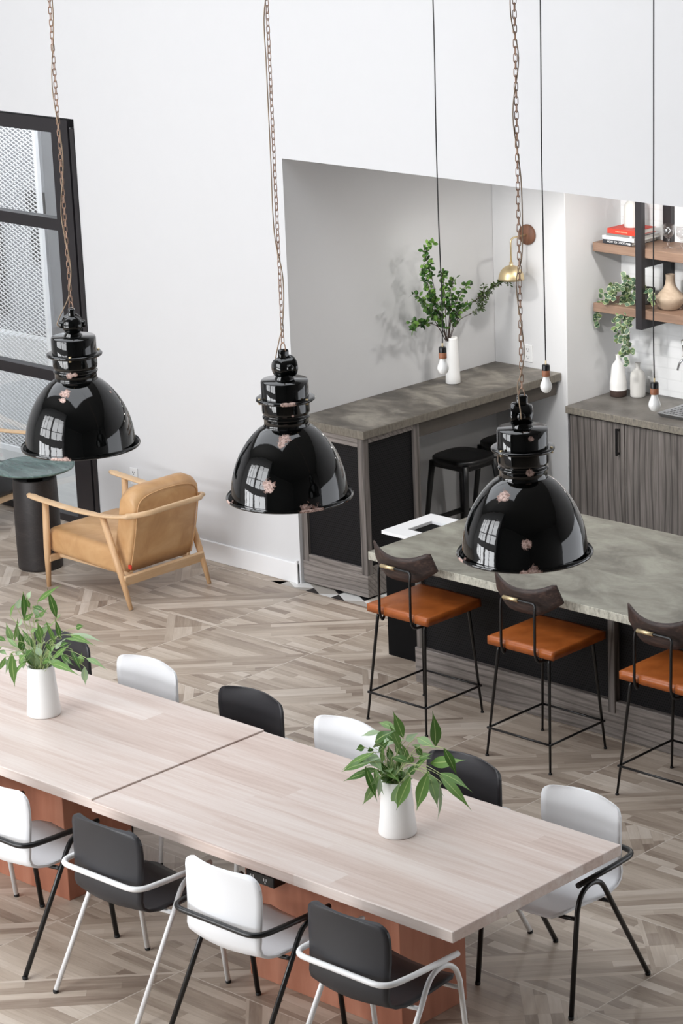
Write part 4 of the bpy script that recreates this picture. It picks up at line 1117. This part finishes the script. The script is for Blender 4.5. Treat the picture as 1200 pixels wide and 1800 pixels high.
left_leaves = [(395, 228, 635, 55, 32), (595, 400, 500, 90, 44), (290, 200, 330, 110, 30), (245, 130, 250, 440, 34), (130, 640, 65, 450, 42), (185, 300, 215, 180, 40), (110, 380, 170, 240, 32), (250, 425, 355, 340, 34), (345, 275, 500, 350, 30),
    (400, 590, 575, 450, 34), (640, 620, 580, 400, 30), (600, 410, 645, 355, 14), (330, 700, 235, 520, 36), (315, 770, 480, 640, 46), (150, 640, 185, 400, 26), (120, 770, 60, 980, 24), (125, 765, 155, 1110, 48), (300, 835, 110, 1080, 32),
    (0, 740, 75, 790, 30), (60, 810, -10, 950, 28), (540, 880, 830, 1005, 46), (735, 570, 1075, 650, 38), (740, 580, 1000, 690, 28), (800, 500, 885, 480, 36), (910, 820, 1125, 945, 32), (890, 910, 900, 1100, 40), (740, 720, 865, 970, 26), (850, 880, 860, 765, 34),
    (560, 830, 745, 670, 30), (650, 780, 780, 900, 34), (440, 620, 400, 450, 36), (455, 860, 560, 860, 46), (210, 860, 280, 780, 50), (440, 520, 560, 470, 30), (200, 640, 250, 760, 44), (480, 660, 545, 760, 24), (640, 700, 740, 660, 30), (330, 540, 410, 510, 26),
    (60, 640, -40, 600, 30), (20, 700, -60, 760, 30), (540, 720, 610, 560, 26), (660, 660, 700, 620, 24), (350, 300, 420, 390, 28), (430, 800, 380, 700, 40), (90, 900, 40, 820, 30)]
willow(VL, (0, 1020), 1 / 6.0, left_leaves, 'bunch of long green willow-like leaves in the left table vase', 7)

# ================================================================== PENDANT LAMPS
RIGHT = Vector((0.768, 0.641, 0)).normalized(); NEAR = Vector((0.64, -0.768, 0)).normalized()
S_ = 0.00229   # metres per photo pixel at the middle lamp
PR = [(110.5, 2), (112, 0), (111, -3), (107, -4), (103.5, -1.5), (102.8, 3), (102.3, 10), (101, 24), (98.6, 38), (95, 51), (90.2, 64), (84.2, 77), (77, 89), (68.5, 101), (59, 112), (49, 121), (40, 126.5)]
def enam_pt(a_px, h_px, r_px):
    if 3 < h_px < 126:                                              # dome radius at this height
        for (r0, h0), (r1, h1) in zip(PR[5:], PR[6:]):
            if h0 <= h_px <= h1: r_px = r0 + (r1 - r0) * (h_px - h0) / (h1 - h0)
    a_px = a_px / r_px
    a = max(-0.98, min(0.98, a_px)); d = RIGHT * a + NEAR * math.sqrt(1 - a * a)
    return (d.x * r_px * S_, d.y * r_px * S_, h_px * S_)
def pendant(loc, sc, rz, chips, label, head='side'):
    t = thing('pendant_lamp', label, 'lamp', loc, 0, 'black enamel dome pendants over the tables')
    mat = m_enamel('chipped_black_enamel', [(*enam_pt(a, h, r), q) for (a, h, r, q) in chips])
    k = S_ * sc
    bm = BM(); lathe(bm, [(r * k, h * k) for r, h in PR], seg=72)
    inner = [((r - 2.2) * k, (h - 0.8) * k) for r, h in PR[4:]][::-1]
    obj('shade', bm, mat, t)
    bm = BM(); lathe(bm, inner, seg=48); lathe(bm, [(0.0, 60 * k), (15 * k, 62 * k), (20 * k, 80 * k), (12 * k, 112 * k)], seg=20); obj('inner_reflector', bm, 'ceramic', t, label='white inside of the shade')
    bm = BM(); lathe(bm, [(40 * k, 125 * k), (39 * k, 127 * k), (39 * k, 140 * k), (41 * k, 141 * k), (41 * k, 144 * k), (38.5 * k, 146 * k), (38.5 * k, 148 * k), (41 * k, 150 * k), (41.5 * k, 154 * k), (41.5 * k, 172 * k), (41.5 * k, 205 * k), (40 * k, 208 * k), (0, 209 * k)], seg=56)
    obj('neck', bm, mat, t)
    bm = BM(); lathe(bm, [(41.5 * k, 171.5 * k), (49 * k, 171 * k), (51.5 * k, 173 * k), (51.5 * k, 176 * k), (49 * k, 177.5 * k), (41.5 * k, 177 * k)], seg=56); fl = obj('flange', bm, mat, t)
    for an in (0.3, 2.4, 4.5):
        c, s2 = math.cos(an + rz), math.sin(an + rz); bm = BM(); lathe(bm, [(0, 0), (2.6 * k, 0), (2.6 * k, 10 * k), (0, 10 * k)], (c * 48 * k, s2 * 47 * k, 169 * k), 10); obj('bolt', bm, 'brass', fl)
    # cable junction head: round box lying on its side with an eye on top
    Rz = Matrix.Rotation(rz, 4, 'Z')
    bm = BM(); lathe(bm, [(17 * k, 208 * k), (17 * k, 211 * k), (13 * k, 216 * k), (12 * k, 226 * k)], seg=24)
    tb = BM(); lathe(tb, [(0, -18 * k), (17 * k, -18 * k), (19.5 * k, -16 * k), (20 * k, -9 * k), (18.5 * k, -8 * k), (18 * k, 9 * k), (15 * k, 16 * k), (0, 18 * k)], seg=28)
    merge(bm, tb, Rz @ Matrix.Translation((0, 0, 230 * k)) @ Matrix.Rotation(math.pi / 2, 4, 'X'))
    tb = BM(); lathe(tb, [(0, -24 * k), (6 * k, -24 * k), (7 * k, -20 * k), (7 * k, 20 * k), (6 * k, 24 * k), (0, 24 * k)], seg=16)
    merge(bm, tb, Rz @ Matrix.Translation((0, 0, 231 * k)) @ Matrix.Rotation(math.pi / 2, 4, 'Y'))
    tb = BM(); rbox(tb, -6 * k, 6 * k, -9 * k, 9 * k, 243 * k, 262 * k, 4 * k, 3); merge(bm, tb, Rz)
    for f in bm.faces: f.smooth = True
    obj('junction_head', bm, mat, t)
    # chain
    bm = BM(); zt = H - loc[2] if False else (H - loc[2]); z_ = 257 * k; n_ = 0; lw, ll, wr = 0.0066, 0.0155, 0.0020
    base = []
    for a in range(16):
        an = 2 * math.pi * a / 16; cx_, cz_ = math.cos(an), math.sin(an)
        base.append((sgn(cx_) * abs(cx_) ** 0.6 * lw, sgn(cz_) * abs(cz_) ** 0.45 * ll))
    # short bail through the eye
    tube(bm, [(math.cos(a) * 0.013, 0, z_ + 0.012 + math.sin(a) * 0.026) for a in [2 * math.pi * q / 14 for q in range(14)]], 0.0024, 5, closed=True)
    z_ += 0.048; top = zt - 0.02
    pitch = 0.0252
    while z_ < top:
        an = rz + (math.pi / 2 if n_ % 2 else 0) + 0.35; ca, sa = math.cos(an), math.sin(an)
        tube(bm, [(x_ * ca, x_ * sa, z_ + q_) for x_, q_ in base], wr, 4, closed=True)
        z_ += pitch; n_ += 1
    obj('chain', bm, 'copper_chain', t)
    # cable wound loosely along the chain and into the head
    random.seed(int(loc[0] * 100)); pts = [Rz @ Vector((-24 * k, 0, 228 * k)), Rz @ Vector((-27 * k, 0, 236 * k)), Vector((-0.02, 0.0, 254 * k + 0.05)), Vector((0.004, -0.006, 254 * k + 0.10))]
    zz = 254 * k + 0.2; s3 = 1
    while zz < top:
        pts.append(Vector((s3 * 0.012 * RIGHT.x + 0.002, s3 * 0.012 * RIGHT.y - 0.004, zz))); zz += random.uniform(0.12, 0.3); 
        if random.random() < 0.4: s3 = -s3
    tube(bm_ := BM(), curve(pts, 6), 0.0024, 5); obj('cable', bm_, 'cord_beige', t)
    return t
pendant((0.485, -2.0, 2.157), 1.0, 0.9, [(-10, -2, 111, 0.022), (-30, -2, 111, 0.02), (-12, 112, 54, 0.02), (-16, 102, 62, 0.014), (-5, 142, 41, 0.014), (5, 143, 41, 0.01), (98, 104, 56, 0.006)], 'leftmost of the three big black enamel pendant lamps, in front of the glazing')
pendant((1.762, -2.0, 2.150), 1.0, -0.2, [(40, -1, 111, 0.03), (58, 0, 111, 0.022), (-104, 0, 112, 0.02), (1, 116, 49, 0.022), (-5, 108, 57, 0.014), (-26, 42, 95, 0.024), (4, 174, 51, 0.016), (16, 174, 51, 0.016), (16, 152, 42, .006)], 'middle of the three big black enamel pendant lamps')
pendant((3.000, -2.0, 2.145), 1.0, 2.2, [(15, -2, 111, 0.028), (2, -2, 111, 0.02), (-104, 0, 112, 0.02), (-32, 110, 56, 0.022), (4, 42, 95, 0.018), (12, 143, 41, 0.014), (6, 203, 30, 0.014), (14, 199, 42, 0.01), (-17, 226, 19, .012)], 'rightmost of the three big black enamel pendant lamps, in front of the island')

# ================================================================== BARE BULB PENDANTS
def bulb_pendant(loc, label):
    t = thing('bulb_pendant', label, 'lamp', loc, 0, 'bare bulb pendants over the island')
    bm = BM(); lathe(bm, [(0, -0.034), (0.013, -0.031), (0.024, -0.022), (0.031, -0.006), (0.0315, 0.006), (0.028, 0.02), (0.021, 0.034), (0.0165, 0.05), (0.0155, 0.06)], seg=28); obj('bulb', bm, 'bulb', t)
    bm = BM(); lathe(bm, [(0.0, 0.058), (0.0215, 0.058), (0.022, 0.061), (0.022, 0.090), (0.0, 0.0905)], seg=28); obj('wood_collar', bm, 'socket_wood', t)
    bm = BM(); lathe(bm, [(0.0215, 0.0905), (0.0215, 0.116), (0.018, 0.121), (0.0, 0.121)], seg=28); obj('socket', bm, 'black_metal', t)
    bm = BM(); lathe(bm, [(0.0045, 0.12), (0.0045, 0.142), (0, 0.142)], seg=10); obj('cord_grip', bm, 'brass', t)
    bm = BM(); zt = H - loc[2]
    random.seed(int(loc[0] * 50) + 9); p = [Vector((0, 0, 0.14))]
    z_ = 0.35
    while z_ < zt - 0.1: p.append(Vector((random.uniform(-.005, .005), random.uniform(-.005, .005), z_))); z_ += 0.45
    p.append(Vector((0, 0, zt))); tube(bm, curve(p, 5), 0.0034, 6); obj('cord', bm, 'cord_black', t)
for p, l in (((-0.305, 1.2, 1.765), 'left bare bulb pendant, hanging in front of the tall vase'), ((0.427, 1.2, 1.768), 'middle bare bulb pendant, beside the end of the high counter'), ((1.148, 1.2, 1.776), 'right bare bulb pendant, hanging over the back worktop')):
    bulb_pendant(p, l)

# ================================================================== ARMCHAIRS
def soft_box(bm, x0, x1, y0, y1, z0, z1, r, mat=None, crown=0.0):
    tb = BM(); box(tb, x0, x1, y0, y1, z0, z1)
    bmesh.ops.bevel(tb, geom=tb.edges[:], offset=r, segments=5, profile=0.5, affect='EDGES')
    for f in tb.faces: f.smooth = True
    merge(bm, tb, mat)
def armchair(loc, rz, leather, label):
    """faces +y locally"""
    t = thing('armchair', label, 'armchair', loc, rz, 'wooden frame armchairs by the glazing')
    # seat cushion
    bm = BM(); soft_box(bm, -0.297, 0.297, -0.24, 0.425, 0.195, 0.362, 0.045, Matrix.Rotation(math.radians(2.5), 4, 'X')); obj('seat_cushion', bm, leather, t)
    # back cushion: side outline extruded across, rounded crown
    out = [(-0.30, 0.205), (-0.335, 0.30), (-0.375, 0.44), (-0.40, 0.56), (-0.415, 0.66), (-0.408, 0.715), (-0.375, 0.748), (-0.33, 0.752), (-0.285, 0.735), (-0.262, 0.69), (-0.245, 0.60), (-0.215, 0.46), (-0.19, 0.36), (-0.17, 0.205)]
    tb = BM(); A = []; nX = 14
    for i in range(nX + 1):
        q = -1 + 2 * i / nX; x = q * 0.268; e = abs(q) ** 6; ring = []
        crown = -0.055 * max(0, (abs(q) - 0.55) / 0.45) ** 2.2
        for (y, z) in out:
            zz = z + crown * max(0, (z - 0.5) / 0.25); cy = -0.30; ring.append(tb.verts.new((x, y + (cy - y) * 0.10 * e, zz)))
        A.append(ring)
    m_ = len(out)
    for i in range(nX):
        for k in range(m_):
            f = tb.faces.new((A[i][k], A[i][(k + 1) % m_], A[i + 1][(k + 1) % m_], A[i + 1][k])); f.smooth = True
    tb.faces.new(A[0][::-1]); tb.faces.new(A[-1]); bmesh.ops.recalc_face_normals(tb, faces=tb.faces[:])
    es = [e for e in tb.edges if len(e.link_faces) == 2 and any(len(f.verts) > 4 for f in e.link_faces)]
    bmesh.ops.bevel(tb, geom=es, offset=0.022, segments=4, profile=0.5, affect='EDGES')
    for f in tb.faces: f.smooth = True
    bc = obj('back_cushion', tb, leather, t)
    # piping seam round the rear edge
    for sx in (-1, 1):
        pass
    bm = BM(); ed = [Vector((-0.274, y - 0.004, z)) for y, z in out[0:5]]
    ed = [Vector((-0.248, -0.316, 0.22)), Vector((-0.250, -0.350, 0.33)), Vector((-0.250, -0.386, 0.47)), Vector((-0.248, -0.408, 0.60)), Vector((-0.215, -0.416, 0.675)), Vector((-0.10, -0.420, 0.706)), Vector((0.10, -0.420, 0.706)), Vector((0.215, -0.416, 0.675)), Vector((0.248, -0.408, 0.60)), Vector((0.250, -0.386, 0.47)), Vector((0.250, -0.350, 0.33)), Vector((0.248, -0.316, 0.22))]
    tube(bm, curve(ed, 6), 0.0035, 6); obj('piping', bm, leather, bc)
    bm = BM(); box(bm, -0.272, -0.262, -0.345, -0.322, 0.235, 0.262); obj('maker_tag', bm, 'tag', bc, label='small red fabric tag')
    # curved arm band
    bm = BM(); Xa = 0.325
    ctrl = [(-Xa - 0.01, 0.505, 0.582), (-Xa - 0.012, 0.40, 0.572), (-Xa - 0.006, 0.10, 0.558), (-Xa, -0.13, 0.560), (-Xa + 0.002, -0.27, 0.572), (-Xa + 0.03, -0.385, 0.588), (-0.215, -0.462, 0.602), (-0.11, -0.476, 0.607), (0, -0.478, 0.608)]
    full = ctrl + [(-p[0], p[1], p[2]) for p in ctrl[-2::-1]]
    cv = curve(full, 7); N_ = len(cv); ws, hs = [], []
    for k in range(N_):
        q = min(k, N_ - 1 - k) / (N_ / 2)          # 0 tip .. 1 middle of back
        wd = 0.029 if q > 0.35 else 0.034
        wd = 0.016 if q > 0.62 else wd
        if q < 0.02: wd = 0.018
        ws.append(0.0105 if q < 0.6 else 0.018); hs.append(wd if q < 0.62 else 0.0095)
    tube(bm, cv, ws, 12, ry=hs, flatN=(0, 0, 1)); obj('arm_band', bm, 'ash', t)
    # legs
    for sx in (-1, 1):
        bm = BM(); tube(bm, [(sx * 0.325, 0.385, 0.0), (sx * 0.325, 0.375, 0.25), (sx * 0.325, 0.36, 0.563)], [0.014, 0.022, 0.0205], 14); obj('leg', bm, 'ash_z', t)
        bm = BM(); tube(bm, [(sx * 0.325, -0.385, 0.0), (sx * 0.325, -0.31, 0.22), (sx * 0.325, -0.175, 0.556)], [0.013, 0.021, 0.021], 14); obj('leg', bm, 'ash_z', t)
        bm = BM(); rbox(bm, sx * 0.235 - 0.011, sx * 0.235 + 0.011, -0.31, 0.36, 0.178, 0.212, 0.004, 2); obj('side_rail', bm, 'ash', t)
    bm = BM(); tb = BM(); rbox(tb, -0.325, 0.325, -0.011, 0.011, -0.034, 0.034, 0.004, 2); merge(bm, tb, Matrix.Translation((0, -0.335, 0.172)) @ Matrix.Rotation(math.radians(18), 4, 'X')); obj('back_rail', bm, 'ash', t)
    bm = BM(); rbox(bm, -0.325, 0.325, 0.355, 0.378, 0.165, 0.208, 0.004, 2); obj('front_rail', bm, 'ash', t)
    return t
armchair((-2.992, 1.166, 0), math.radians(90), 'tan_leather', 'camel leather armchair with pale wooden frame against the white wall')
armchair((-5.02, 1.46, 0), math.radians(-80), 'dark_leather', 'dark leather armchair with pale wooden arms, cut by the left photo edge')

# side table
t = thing('side_table', 'round green marble side table on a black turned wood drum', 'table', (-3.75, 1.085, 0))
bm = BM(); lathe(bm, [(0, 0), (0.138, 0), (0.142, 0.004), (0.143, 0.02), (0.1445, 0.30), (0.139, 0.59), (0.136, 0.598), (0.127, 0.598), (0.122, 0.575), (0, 0.57)], seg=56); obj('drum', bm, 'cyl_wood', t)
bm = BM(); lathe(bm, [(0, 0), (0.05, 0), (0.05, 0.079), (0, 0.079)], (0, 0, 0.571), 24); obj('spindle', bm, 'black_metal', t)
bm = BM(); lathe(bm, [(0, 0.0), (0.235, 0.0), (0.254, 0.006), (0.260, 0.014), (0.258, 0.02), (0.25, 0.0185), (0, 0.0165)], (0, 0, 0.65), 72); obj('top', bm, 'marble', t)
